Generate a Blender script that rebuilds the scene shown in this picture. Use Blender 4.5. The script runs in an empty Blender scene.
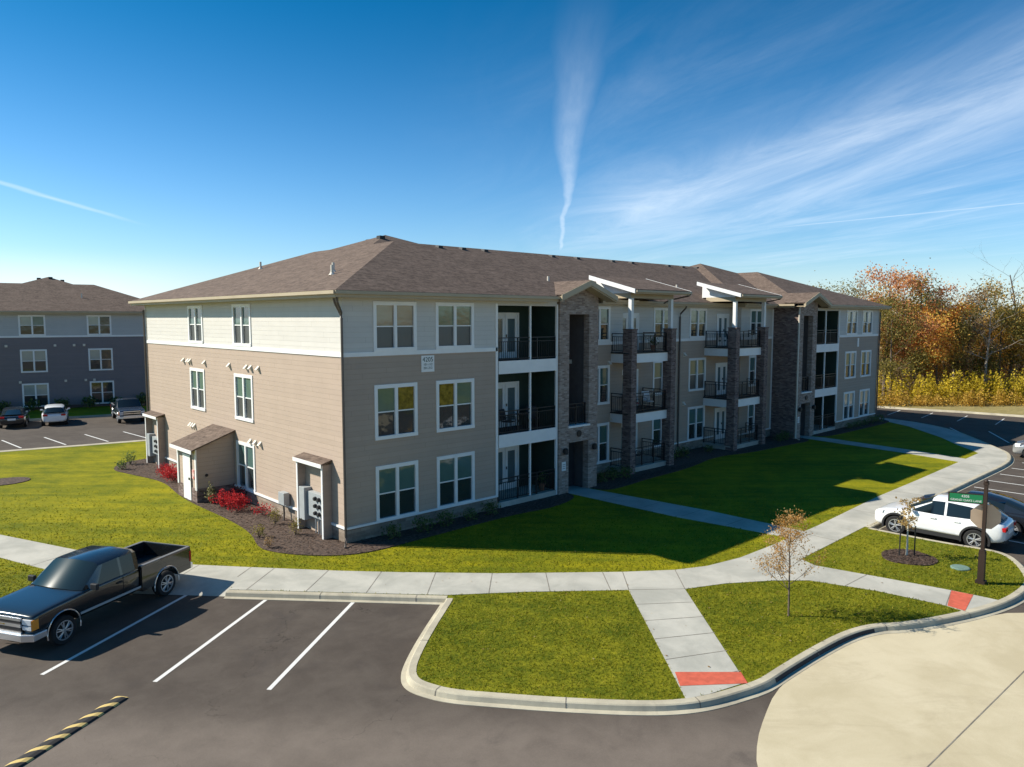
import bpy, bmesh, math, random
import numpy as np
from mathutils import Vector, Matrix
from mathutils.geometry import tessellate_polygon
R = math.radians
random.seed(7)
rng = np.random.default_rng(7)
SC = bpy.context.scene
COL = SC.collection

# ---------------------------------------------------------------- camera
CAMP = Vector((-13.6853, -23.4795, 8.0972))
YAW, PITCH, FPX = 0.8190, 0.0872, 741.62
fwd = Vector((math.cos(YAW)*math.cos(PITCH), math.sin(YAW)*math.cos(PITCH), -math.sin(PITCH)))
cd = bpy.data.cameras.new('camera'); cam = bpy.data.objects.new('camera', cd); COL.objects.link(cam)
cam.location = CAMP
cam.rotation_euler = fwd.to_track_quat('-Z', 'Y').to_euler()
cd.sensor_fit = 'HORIZONTAL'; cd.sensor_width = 36.0; cd.lens = FPX/1024*36.0
cd.clip_start = 0.1; cd.clip_end = 3000
SC.camera = cam

# ---------------------------------------------------------------- exposure, sun, sky
SUN_EL, SUN_AZ = 37.1, math.degrees(math.atan2(-7.8, 8.9))
SUN_STRENGTH, SKY_STRENGTH, EXPOSURE = 4.6, 0.088, 0.75
vs = SC.view_settings
vs.view_transform = 'Standard'; vs.look = 'None'; vs.gamma = 1.0; vs.exposure = EXPOSURE; vs.use_curve_mapping = False
sd = bpy.data.lights.new('sun', 'SUN'); sun = bpy.data.objects.new('sun', sd); COL.objects.link(sun)
sd.energy = SUN_STRENGTH; sd.angle = R(0.5); sd.color = (1.0, 0.93, 0.80)
sun.rotation_euler = Vector((7.8, -8.9, -8.95)).to_track_quat('-Z', 'Y').to_euler()
sun.location = (-40, 40, 60)

class NT:
    """tiny node-tree helper"""
    def __init__(s, tree): s.t = tree
    def n(s, typ, **kw):
        nd = s.t.nodes.new(typ)
        for k, v in kw.items():
            if k.startswith('i_'):
                key = k[2:]
                key = int(key) if key.isdigit() else key.replace('_', ' ')
                nd.inputs[key].default_value = v
            else: setattr(nd, k, v)
        return nd
    def l(s, a, b): s.t.links.new(a, b)
    def put(s, inp, v):
        if isinstance(v, bpy.types.NodeSocket): s.l(v, inp)
        elif v is not None: inp.default_value = v
    def m(s, op, a, b=None, c=None, clamp=False):
        nd = s.t.nodes.new('ShaderNodeMath'); nd.operation = op; nd.use_clamp = clamp
        s.put(nd.inputs[0], a)
        if b is not None: s.put(nd.inputs[1], b)
        if c is not None: s.put(nd.inputs[2], c)
        return nd.outputs[0]
    def smooth(s, v, a, b):
        nd = s.t.nodes.new('ShaderNodeMapRange'); nd.interpolation_type = 'SMOOTHSTEP'; nd.clamp = True
        s.put(nd.inputs[0], v); nd.inputs[1].default_value = a; nd.inputs[2].default_value = b
        nd.inputs[3].default_value = 0; nd.inputs[4].default_value = 1
        return nd.outputs[0]
    def mix(s, f, a, b, blend='MIX'):
        nd = s.t.nodes.new('ShaderNodeMix'); nd.data_type = 'RGBA'; nd.blend_type = blend
        s.put(nd.inputs[0], f); s.put(nd.inputs[6], a); s.put(nd.inputs[7], b)
        return nd.outputs[2]
    def noise(s, vec, scale, detail=4, rough=0.55, dist=0.0):
        nd = s.t.nodes.new('ShaderNodeTexNoise'); nd.inputs['Scale'].default_value = scale
        nd.inputs['Detail'].default_value = detail; nd.inputs['Roughness'].default_value = rough
        nd.inputs['Distortion'].default_value = dist
        if vec is not None: s.l(vec, nd.inputs['Vector'])
        return nd.outputs['Fac']
    def comb(s, x, y, z=0.0):
        nd = s.t.nodes.new('ShaderNodeCombineXYZ')
        s.put(nd.inputs[0], x); s.put(nd.inputs[1], y); s.put(nd.inputs[2], z)
        return nd.outputs[0]
    def sep(s, v):
        nd = s.t.nodes.new('ShaderNodeSeparateXYZ'); s.l(v, nd.inputs[0]); return nd.outputs

world = bpy.data.worlds.new('World'); SC.world = world; world.use_nodes = True
wt = world.node_tree; wt.nodes.clear(); w = NT(wt)
sky = w.n('ShaderNodeTexSky', sky_type='NISHITA', sun_disc=False, sun_elevation=R(SUN_EL), sun_rotation=R(SUN_AZ), altitude=250)
sky.air_density = 1.0; sky.dust_density = 0.6; sky.ozone_density = 3.0
hs = w.n('ShaderNodeHueSaturation', i_Saturation=1.22); w.l(sky.outputs[0], hs.inputs['Color'])
tc = w.n('ShaderNodeTexCoord'); dx, dy, dz = w.sep(tc.outputs['Generated'])
fx, fy = math.cos(YAW), math.sin(YAW)                                 # bearing of the far cloud streaks
lat = w.m('ADD', w.m('MULTIPLY', dx, fy), w.m('MULTIPLY', dy, -fx))
fw = w.m('ADD', w.m('MULTIPLY', dx, fx), w.m('MULTIPLY', dy, fy))
up = w.m('MAXIMUM', dz, 0.02)
px, py = w.m('DIVIDE', lat, up), w.m('DIVIDE', fw, up)                # a flat cloud layer high above
front = w.smooth(fw, 0.0, 0.25)
# cirrus streaks
ca, sa = math.cos(R(12)), math.sin(R(12))
ax = w.m('ADD', w.m('MULTIPLY', px, ca), w.m('MULTIPLY', py, sa))
ay = w.m('SUBTRACT', w.m('MULTIPLY', py, ca), w.m('MULTIPLY', px, sa))
c1 = w.noise(w.comb(ax, w.m('MULTIPLY', ay, 0.24)), 1.0, 10, 0.66, 1.3)
c2 = w.noise(w.comb(w.m('MULTIPLY', ax, 1.0), w.m('MULTIPLY', ay, 0.3), 5.0), 0.45, 3, 0.5, 0.4)
c3 = w.noise(w.comb(ax, w.m('MULTIPLY', ay, 0.16), 9.0), 2.4, 9, 0.68, 1.2)
cir = w.m('MULTIPLY', w.smooth(c1, 0.25, 0.85), w.smooth(c2, 0.20, 0.62))
cir = w.m('ADD', w.m('MULTIPLY', cir, 0.52), w.m('MULTIPLY', w.m('MULTIPLY', w.smooth(c3, 0.42, 0.8), w.smooth(c2, 0.30, 0.62)), 0.26))
azr = w.m('DIVIDE', lat, w.m('MAXIMUM', fw, 0.05))
cir = w.m('MULTIPLY', cir, w.smooth(azr, -0.25, 0.40))
cir = w.m('MULTIPLY', cir, w.m('SUBTRACT', 1.0, w.smooth(dz, 0.20, 0.44)))
def trail(x0, y0, x1, y1, wd, soft0, soft1, amp, wob=0.05, nsc=1.3, seed=0.0, fan=0.0):
    L = math.hypot(x1-x0, y1-y0); ux, uy = (x1-x0)/L, (y1-y0)/L
    rx, ry = w.m('SUBTRACT', px, x0), w.m('SUBTRACT', py, y0)
    s_ = w.m('ADD', w.m('MULTIPLY', rx, ux), w.m('MULTIPLY', ry, uy))
    d_ = w.m('SUBTRACT', w.m('MULTIPLY', rx, -uy), w.m('MULTIPLY', ry, -ux))
    nz = w.m('SUBTRACT', w.noise(w.comb(s_, seed, 0), nsc, 3), 0.5)
    d_ = w.m('ABSOLUTE', w.m('ADD', d_, w.m('MULTIPLY', nz, wob)))
    wv = w.m('ADD', wd, w.m('MULTIPLY', w.m('SUBTRACT', 1.0, w.smooth(s_, 0.0, L*0.55)), fan))
    core = w.m('SUBTRACT', 1.0, w.smooth(w.m('DIVIDE', d_, wv), 0.10, 1.0))
    core = w.m('MULTIPLY', core, w.m('SUBTRACT', 1.0, w.m('MULTIPLY', w.m('SUBTRACT', 1.0, w.smooth(s_, 0.0, L*0.6)), fan*6.0), clamp=True))
    ends = w.m('MULTIPLY', w.smooth(s_, 0, soft0), w.m('SUBTRACT', 1.0, w.smooth(s_, L-soft1, L)))
    tex = w.m('ADD', 0.45, w.noise(w.comb(w.m('MULTIPLY', s_, 1.2), w.m('MULTIPLY', d_, 9.0), seed), 2.0, 6, 0.6))
    return w.m('MULTIPLY', w.m('MULTIPLY', w.m('MULTIPLY', core, ends), tex), amp)
t1 = trail(0.21, 2.0, 0.74, 11.5, 0.045, 1.6, 1.2, 0.42, 0.12, 0.5, 3.0, 0.11)
t2 = trail(-3.72, 4.4, -3.95, 8.3, 0.085, 1.0, 1.8, 0.34, 0.12, 0.8, 7.0)
t3 = trail(5.2, 5.7, 2.3, 9.0, 0.08, 0.4, 1.6, 0.42, 0.10, 0.8, 11.0)
vd = w.m('SUBTRACT', dz, w.m('ADD', 0.098, w.m('MULTIPLY', azr, 0.22)))       # broad soft veil of cirrus climbing to the right
veil = w.m('POWER', 2.718, w.m('MULTIPLY', w.m('MULTIPLY', vd, vd), -420.0))
veil = w.m('MULTIPLY', w.m('MULTIPLY', veil, w.smooth(azr, 0.0, 0.22)), w.m('ADD', 0.12, w.m('MULTIPLY', w.smooth(c1, 0.2, 0.8), 0.46)))
cir = w.m('ADD', w.m('MULTIPLY', cir, 0.50), veil)
low = w.m('MULTIPLY', w.m('SUBTRACT', 1.0, w.smooth(dz, 0.0, 0.085)), w.m('ADD', 0.45, w.m('MULTIPLY', w.m('SUBTRACT', 1.0, w.smooth(azr, -0.62, -0.36)), 0.85)))
cl = w.m('MAXIMUM', w.m('MAXIMUM', w.m('MAXIMUM', cir, t1), w.m('MAXIMUM', t2, t3)), low)
cl = w.m('MULTIPLY', w.m('MULTIPLY', cl, front), w.smooth(dz, -0.02, 0.01), clamp=True)
tint = w.mix(w.smooth(dz, 0.02, 0.44), (0.82, 0.98, 1.12, 1), (0.0, 0.57, 0.715, 1))
base = w.mix(1.0, hs.outputs[0], tint, 'MULTIPLY')
skyc = w.mix(w.m('MULTIPLY', cl, 0.85), base, (7.2, 7.9, 8.6, 1))
bg = w.n('ShaderNodeBackground', i_Strength=SKY_STRENGTH); w.l(skyc, bg.inputs['Color'])
wo = w.n('ShaderNodeOutputWorld'); w.l(bg.outputs[0], wo.inputs['Surface'])

# ---------------------------------------------------------------- materials
MATS = {}
def mat(name, color=(0.5, 0.5, 0.5), rough=0.7, metal=0.0, var=0.0, vscale=3.0, spec=0.4, bump=0.0, bscale=40, emit=None, coat=0.0, col2=None, fn=None, obj=False):
    if name in MATS: return MATS[name]
    m = bpy.data.materials.new(name); m.use_nodes = True; t = NT(m.node_tree)
    b = m.node_tree.nodes['Principled BSDF']
    b.inputs['Roughness'].default_value = rough; b.inputs['Metallic'].default_value = metal
    b.inputs['Specular IOR Level'].default_value = spec; b.inputs['Coat Weight'].default_value = coat
    b.inputs['Coat Roughness'].default_value = 0.04
    c4 = (*color, 1)
    tcn = t.n('ShaderNodeTexCoord'); geo = t.n('ShaderNodeNewGeometry')
    pos = tcn.outputs['Object'] if obj else geo.outputs['Position']
    if var or col2:
        nz = t.noise(pos, vscale, 6, 0.6)
        lo = tuple(c*(1-var) for c in color) if not col2 else color
        hi = tuple(c*(1+var) for c in color) if not col2 else col2
        t.l(t.mix(t.smooth(nz, 0.3, 0.7), (*lo, 1), (*hi, 1)), b.inputs['Base Color'])
    else: b.inputs['Base Color'].default_value = c4
    if bump:
        bn = t.n('ShaderNodeBump', i_Strength=bump, i_Distance=0.02)
        t.l(t.noise(pos, bscale, 4), bn.inputs['Height']); t.l(bn.outputs[0], b.inputs['Normal'])
    if emit:
        b.inputs['Emission Color'].default_value = (*emit[0], 1); b.inputs['Emission Strength'].default_value = emit[1]
    if fn: fn(t, b, pos, geo)
    MATS[name] = m
    return m

def siding_fn(col, lap=0.19):
    def f(t, b, pos, geo):
        x, y, z = t.sep(pos)
        fr = t.m('FRACT', t.m('DIVIDE', z, lap))
        edge = t.m('SUBTRACT', 1.0, t.smooth(fr, 0.0, 0.12))
        nz = t.noise(t.comb(t.m('MULTIPLY', x, 0.35), t.m('MULTIPLY', y, 0.35), z), 3.0, 5)
        idn = t.n('ShaderNodeTexWhiteNoise', noise_dimensions='1D'); t.l(t.m('FLOOR', t.m('DIVIDE', z, lap)), idn.inputs['W'])
        v = t.m('ADD', 0.90, t.m('ADD', t.m('MULTIPLY', nz, 0.14), t.m('MULTIPLY', idn.outputs['Value'], 0.06)))
        v = t.m('MULTIPLY', v, t.m('SUBTRACT', 1.0, t.m('MULTIPLY', edge, 0.11)))
        run = t.m('FRACT', t.m('ADD', t.m('DIVIDE', t.m('ADD', x, y), 3.66), t.m('MULTIPLY', idn.outputs['Value'], 7.0)))
        v = t.m('MULTIPLY', v, t.m('SUBTRACT', 1.0, t.m('MULTIPLY', t.m('LESS_THAN', run, 0.004), 0.22)))
        streak = t.noise(t.comb(t.m('MULTIPLY', x, 1.6), t.m('MULTIPLY', y, 1.6), t.m('MULTIPLY', z, 0.12)), 1.0, 5, 0.6)
        v = t.m('MULTIPLY', v, t.m('ADD', 0.95, t.m('MULTIPLY', streak, 0.10)))
        t.l(t.mix(1.0, (*col, 1), t.comb(v, v, v), 'MULTIPLY'), b.inputs['Base Color'])
        bn = t.n('ShaderNodeBump', i_Strength=0.55, i_Distance=0.03)
        t.l(t.m('SUBTRACT', 1.0, fr), bn.inputs['Height']); t.l(bn.outputs[0], b.inputs['Normal'])
    return f
def brick_fn(c1, c2, c3, mortar, sx=0.22, sz=0.075):
    def f(t, b, pos, geo):
        x, y, z = t.sep(pos)
        br = t.n('ShaderNodeTexBrick', i_Scale=1.0, i_Mortar_Size=0.008)
        br.inputs['Brick Width'].default_value = sx; br.inputs['Row Height'].default_value = sz
        br.inputs['Color1'].default_value = (0, 0, 0, 1); br.inputs['Color2'].default_value = (1, 1, 1, 1); br.inputs['Mortar'].default_value = (0.5, 0.5, 0.5, 1)
        br.inputs['Bias'].default_value = 0.0
        t.l(t.comb(t.m('ADD', x, y), z, 0.0), br.inputs['Vector'])
        k = t.sep(br.outputs['Color'])[0]
        c = t.mix(t.smooth(k, 0.0, 0.5), (*c1, 1), (*c2, 1)); c = t.mix(t.smooth(k, 0.55, 1.0), c, (*c3, 1))
        c = t.mix(br.outputs['Fac'], c, (*mortar, 1))
        nz = t.noise(pos, 9.0, 5); v = t.m('ADD', 0.75, t.m('MULTIPLY', nz, 0.5))
        t.l(t.mix(1.0, c, t.comb(v, v, v), 'MULTIPLY'), b.inputs['Base Color'])
        bn = t.n('ShaderNodeBump', i_Strength=0.6, i_Distance=0.015)
        t.l(t.m('SUBTRACT', t.m('MULTIPLY', nz, 0.4), br.outputs['Fac']), bn.inputs['Height']); t.l(bn.outputs[0], b.inputs['Normal'])
    return f
def shingle_fn(t, b, pos, geo):
    x, y, z = t.sep(pos)
    row = t.m('FLOOR', t.m('DIVIDE', z, 0.052))
    cell = t.m('FLOOR', t.m('ADD', t.m('MULTIPLY', t.m('ADD', x, y), 2.6), t.m('MULTIPLY', row, 0.37)))
    wn = t.n('ShaderNodeTexWhiteNoise', noise_dimensions='2D'); t.l(t.comb(cell, row, 0), wn.inputs['Vector'])
    nb = t.noise(pos, 0.8, 4); ns = t.noise(pos, 5.5, 6, 0.75)
    k = t.m('ADD', t.m('MULTIPLY', wn.outputs['Value'], 0.28), t.m('MULTIPLY', t.smooth(ns, 0.25, 0.75), 0.72))
    c = t.mix(k, (0.060, 0.043, 0.035, 1), (0.215, 0.160, 0.128, 1))
    v = t.m('ADD', 0.8, t.m('MULTIPLY', nb, 0.4))
    t.l(t.mix(1.0, c, t.comb(v, v, v), 'MULTIPLY'), b.inputs['Base Color'])
    bn = t.n('ShaderNodeBump', i_Strength=0.5, i_Distance=0.02)
    t.l(t.m('ADD', t.m('FRACT', t.m('DIVIDE', z, 0.052)), t.m('MULTIPLY', wn.outputs['Value'], 0.6)), bn.inputs['Height']); t.l(bn.outputs[0], b.inputs['Normal'])
def lawn_fn(t, b, pos, geo):
    n1 = t.noise(pos, 0.28, 5, 0.6); n2 = t.noise(pos, 2.2, 6, 0.65, 0.4); n3 = t.noise(pos, 11, 5, 0.75)
    x, y, z = t.sep(pos)
    mow = t.noise(t.comb(t.m('MULTIPLY', t.m('SUBTRACT', x, y), 0.10), t.m('MULTIPLY', t.m('ADD', x, y), 0.85), 0), 1.0, 4, 0.6, 0.5)      # long mower passes
    k = t.m('ADD', t.m('ADD', t.m('MULTIPLY', n1, 0.26), t.m('MULTIPLY', mow, 0.12)), t.m('ADD', t.m('MULTIPLY', n2, 0.34), t.m('MULTIPLY', n3, 0.40)))
    far_ = t.m('MULTIPLY', t.smooth(t.m('ADD', t.m('MULTIPLY', x, 0.72), t.m('MULTIPLY', y, 0.69)), -4.6, -3.6), t.smooth(y, -11.2, -10.6))    # the building lawn is yellower than the island turf
    c = t.mix(t.smooth(k, 0.40, 0.76), (0.050, 0.080, 0.005, 1), (0.275, 0.255, 0.014, 1))
    c = t.mix(far_, c, t.mix(t.smooth(t.m('ADD', t.m('ADD', t.m('MULTIPLY', mow, 0.30), t.m('MULTIPLY', n1, 0.30)), t.m('ADD', t.m('MULTIPLY', n2, 0.22), t.m('MULTIPLY', n3, 0.26))), 0.40, 0.72), (0.092, 0.120, 0.006, 1), (0.325, 0.285, 0.008, 1)))
    t.l(c, b.inputs['Base Color'])
    bn = t.n('ShaderNodeBump', i_Strength=0.6, i_Distance=0.04)
    t.l(t.noise(pos, 34, 4, 0.8), bn.inputs['Height']); t.l(bn.outputs[0], b.inputs['Normal'])
def asphalt_fn(t, b, pos, geo):
    x, y, z = t.sep(pos)
    n1 = t.noise(pos, 0.22, 5, 0.6, 0.6); n2 = t.noise(pos, 1.3, 6, 0.65, 0.3); n3 = t.noise(pos, 90, 2, 0.8)
    drive = t.smooth(t.m('ADD', t.m('MULTIPLY', x, 0.69), t.m('MULTIPLY', y, 0.72)), -10.6, -12.6)   # worn, dusty traffic lane
    stain = t.smooth(t.noise(pos, 0.5, 5, 0.6, 1.0), 0.56, 0.72)
    k = t.m('ADD', t.m('MULTIPLY', n1, 0.5), t.m('MULTIPLY', n2, 0.5))
    c = t.mix(t.smooth(k, 0.35, 0.65), (0.064, 0.051, 0.042, 1), (0.096, 0.079, 0.065, 1))
    c = t.mix(t.m('MULTIPLY', drive, t.m('ADD', 0.35, t.m('MULTIPLY', n2, 0.75))), c, (0.185, 0.152, 0.126, 1))
    c = t.mix(t.m('MULTIPLY', stain, 0.38), c, (0.046, 0.038, 0.036, 1))
    n4 = t.noise(pos, 28, 5, 0.8)
    vo = t.n('ShaderNodeTexVoronoi', feature='DISTANCE_TO_EDGE', i_Scale=0.16); 
    wp = t.n('ShaderNodeVectorMath', operation='ADD'); t.l(pos, wp.inputs[0]); t.l(t.comb(t.m('MULTIPLY', t.noise(pos, 0.9, 5), 2.6), t.m('MULTIPLY', t.noise(pos, 1.1, 5), 2.6), 0), wp.inputs[1]); t.l(wp.outputs[0], vo.inputs['Vector'])
    crack = t.m('MULTIPLY', t.m('LESS_THAN', vo.outputs['Distance'], 0.0022), t.smooth(t.noise(pos, 0.13, 2), 0.46, 0.56))
    g = t.m('ADD', 0.58, t.m('ADD', t.m('MULTIPLY', n3, 0.42), t.m('MULTIPLY', n4, 0.42)))
    g = t.m('MULTIPLY', g, t.m('SUBTRACT', 1.0, t.m('MULTIPLY', crack, 0.45)))
    t.l(t.mix(1.0, c, t.comb(g, g, g), 'MULTIPLY'), b.inputs['Base Color'])
    bn = t.n('ShaderNodeBump', i_Strength=0.5, i_Distance=0.01); t.l(n3, bn.inputs['Height']); t.l(bn.outputs[0], b.inputs['Normal'])
def concrete_fn(lo, hi, stain, sc=0.7, sg=1):
    def f(t, b, pos, geo):
        n1 = t.noise(pos, sc, 6, 0.62, 0.5); n2 = t.noise(pos, 60, 3, 0.7)
        x, y, z = t.sep(pos)
        n3 = t.noise(t.comb(t.m('MULTIPLY', t.m('ADD', x, t.m('MULTIPLY', y, sg)), 0.35), t.m('SUBTRACT', x, t.m('MULTIPLY', y, sg)), 0), 0.55, 6, 0.7, 1.2)
        c = t.mix(t.smooth(n1, 0.3, 0.7), (*lo, 1), (*hi, 1))
        c = t.mix(t.m('MULTIPLY', t.smooth(n3, 0.52, 0.74), 0.30), c, (*stain, 1))
        g = t.m('ADD', 0.86, t.m('MULTIPLY', n2, 0.28))
        t.l(t.mix(1.0, c, t.comb(g, g, g), 'MULTIPLY'), b.inputs['Base Color'])
        bn = t.n('ShaderNodeBump', i_Strength=0.25, i_Distance=0.01); t.l(n2, bn.inputs['Height']); t.l(bn.outputs[0], b.inputs['Normal'])
    return f
def leaf_mat(name, cols, rough=0.6, trans=0.5):
    if name in MATS: return MATS[name]
    m = bpy.data.materials.new(name); m.use_nodes = True; t = NT(m.node_tree); b = m.node_tree.nodes['Principled BSDF']
    b.inputs['Specular IOR Level'].default_value = 0.1
    geo = t.n('ShaderNodeNewGeometry')
    ramp = t.n('ShaderNodeValToRGB'); el = ramp.color_ramp.elements
    while len(el) < len(cols): el.new(0.5)
    for i, c in enumerate(cols): el[i].position = i/(len(cols)-1); el[i].color = (*c, 1)
    t.l(geo.outputs['Random Per Island'], ramp.inputs[0])
    b.inputs['Roughness'].default_value = rough; b.inputs['Specular IOR Level'].default_value = 0.2
    t.l(ramp.outputs[0], b.inputs['Base Color'])
    tr = t.n('ShaderNodeBsdfTranslucent'); t.l(ramp.outputs[0], tr.inputs['Color'])
    mx = t.n('ShaderNodeMixShader'); mx.inputs[0].default_value = trans
    t.l(b.outputs[0], mx.inputs[1]); t.l(tr.outputs[0], mx.inputs[2])
    t.l(mx.outputs[0], m.node_tree.nodes['Material Output'].inputs['Surface'])
    MATS[name] = m
    return m

UPPER, LOWER = (0.575, 0.552, 0.512), (0.412, 0.322, 0.256)
M_up = mat('cream_lap_siding', rough=0.75, spec=0.2, fn=siding_fn(UPPER))
M_lo = mat('taupe_lap_siding', rough=0.75, spec=0.2, fn=siding_fn(LOWER))
M_panel = mat('dark_recess_wall', (0.022, 0.044, 0.036), 0.8, var=0.1)  # recess walls much darker and greener than the outer siding
M_bay = mat('bay_wall_panel', (0.42, 0.36, 0.31), 0.8, var=0.05)
M_brick = mat('brown_brick', rough=0.85, spec=0.2, fn=brick_fn((0.22, 0.160, 0.132), (0.32, 0.245, 0.205), (0.41, 0.335, 0.29), (0.29, 0.25, 0.225)))
M_pier = mat('dark_brick', rough=0.85, spec=0.2, fn=brick_fn((0.11, 0.072, 0.063), (0.195, 0.135, 0.12), (0.27, 0.205, 0.185), (0.17, 0.14, 0.13)))
M_stone = mat('tan_base_stone', rough=0.85, spec=0.2, fn=brick_fn((0.22, 0.17, 0.13), (0.30, 0.24, 0.19), (0.36, 0.30, 0.24), (0.26, 0.22, 0.18), 0.4, 0.12))
M_shingle = mat('brown_shingle', rough=0.9, spec=0.15, fn=shingle_fn)
M_white = mat('white_trim_paint', (0.78, 0.78, 0.77), 0.5, var=0.04, vscale=1.5)
M_tan = mat('tan_fascia_paint', (0.42, 0.345, 0.235), 0.55, var=0.06, vscale=1.0)
M_soffit = mat('soffit_paint', (0.40, 0.34, 0.26), 0.8, var=0.04)
M_brown = mat('bronze_metal', (0.10, 0.082, 0.07), 0.45, var=0.1)
M_black = mat('black_metal', (0.012, 0.013, 0.015), 0.45)
M_dark = mat('dark_matte', (0.03, 0.03, 0.034), 0.8, var=0.15)
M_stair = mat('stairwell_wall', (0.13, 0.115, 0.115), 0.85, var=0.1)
M_conc = mat('sidewalk_concrete', rough=0.85, spec=0.25, fn=concrete_fn((0.34, 0.335, 0.295), (0.47, 0.455, 0.40), (0.30, 0.28, 0.24)))
M_curb = mat('curb_concrete', rough=0.85, spec=0.25, fn=concrete_fn((0.36, 0.325, 0.25), (0.50, 0.455, 0.345), (0.17, 0.145, 0.11), 1.1))
M_pad = mat('pad_concrete', rough=0.85, spec=0.25, fn=concrete_fn((0.45, 0.385, 0.255), (0.55, 0.48, 0.335), (0.29, 0.235, 0.155), 0.5, -1))
M_joint = mat('joint_sealant', (0.20, 0.18, 0.15), 0.9, var=0.3)
M_red = mat('red_tactile_paint', (0.52, 0.105, 0.06), 0.8, var=0.14, vscale=6)
M_asph = mat('asphalt', rough=0.88, spec=0.25, fn=asphalt_fn)
def line_fn(t, b, pos, geo):
    wear = t.m('MULTIPLY', t.smooth(t.noise(pos, 18, 6, 0.75), 0.58, 0.70), 0.7)
    t.l(t.mix(wear, (0.66, 0.655, 0.63, 1), (0.13, 0.11, 0.10, 1)), b.inputs['Base Color'])
M_line = mat('white_road_paint', rough=0.75, fn=line_fn)
M_lawn = mat('lawn_grass', rough=0.9, spec=0.1, fn=lawn_fn)
M_dry = mat('dry_verge_grass', (0.20, 0.165, 0.055), 0.95, col2=(0.31, 0.25, 0.10), vscale=2.0, bump=0.8)
M_mulch = mat('bark_mulch', (0.028, 0.018, 0.014), 0.95, col2=(0.12, 0.08, 0.06), vscale=9, bump=1.0, bscale=30)
M_bark = mat('tree_bark', (0.12, 0.09, 0.07), 0.9, var=0.3, vscale=8)
M_palebark = mat('pale_tree_bark', (0.30, 0.26, 0.22), 0.9, var=0.25, vscale=6)
M_tyre = mat('tyre_rubber', (0.016, 0.016, 0.017), 0.85)
M_rim = mat('alloy_rim', (0.50, 0.50, 0.51), 0.35, metal=0.7)
M_chrome = mat('chrome', (0.78, 0.78, 0.79), 0.3, metal=0.85)
M_plastic = mat('black_plastic', (0.022, 0.022, 0.024), 0.6)
M_carglass = mat('car_glass', (0.012, 0.02, 0.026), 0.085, spec=0.42)
M_lens = mat('headlight_lens', (0.62, 0.65, 0.68), 0.12, spec=0.7)
M_tail = mat('red_lamp_lens', (0.42, 0.012, 0.015), 0.2)
M_amber = mat('amber_lens', (0.75, 0.28, 0.04), 0.25)
M_grey = mat('grey_utility_metal', (0.34, 0.36, 0.37), 0.5, var=0.06)
M_vent = mat('cream_vent_plastic', (0.66, 0.61, 0.52), 0.6)
M_glass = {}
def glass(kind, base, rough):
    def f(t, b, pos, geo):
        b.inputs['IOR'].default_value = 1.75
        x, y, z = t.sep(pos)
        if kind == 'gold': x = t.noise(pos, 4.5, 6, 0.7); z = t.m('ADD', z, 0.0)  # mottling of reflected foliage painted into the gold panes
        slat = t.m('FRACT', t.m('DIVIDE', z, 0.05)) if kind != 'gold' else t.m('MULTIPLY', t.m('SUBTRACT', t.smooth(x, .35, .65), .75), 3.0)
        v = t.m('ADD', 0.80, t.m('MULTIPLY', t.m('ADD', t.m('MULTIPLY', slat, 0.25), t.m('MULTIPLY', t.noise(pos, 1.7, 3), 0.35)), 1.0))
        t.l(t.mix(1.0, (*base, 1), t.comb(v, v, v), 'MULTIPLY'), b.inputs['Base Color'])
        bn = t.n('ShaderNodeBump', i_Strength=0.35, i_Distance=0.02); t.l(t.noise(pos, 1.6, 2), bn.inputs['Height']); t.l(bn.outputs[0], b.inputs['Normal'])
    M_glass[kind] = mat('window_'+kind, base, rough, fn=f, spec=0.5)
glass('blind_green', (0.115, 0.165, 0.120), 0.06); glass('blind_cream', (0.27, 0.22, 0.16), 0.08); glass('blind_teal', (0.075, 0.135, 0.125), 0.05)
glass('dark', (0.022, 0.032, 0.034), 0.05); glass('screen', (0.050, 0.052, 0.050), 0.35); glass('door', (0.10, 0.14, 0.15), 0.06)
glass('pale', (0.30, 0.33, 0.30), 0.08); glass('gold', (0.235, 0.155, 0.022), 0.10)  # gold: reflection of yellow trees painted into the pane colour

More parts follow.
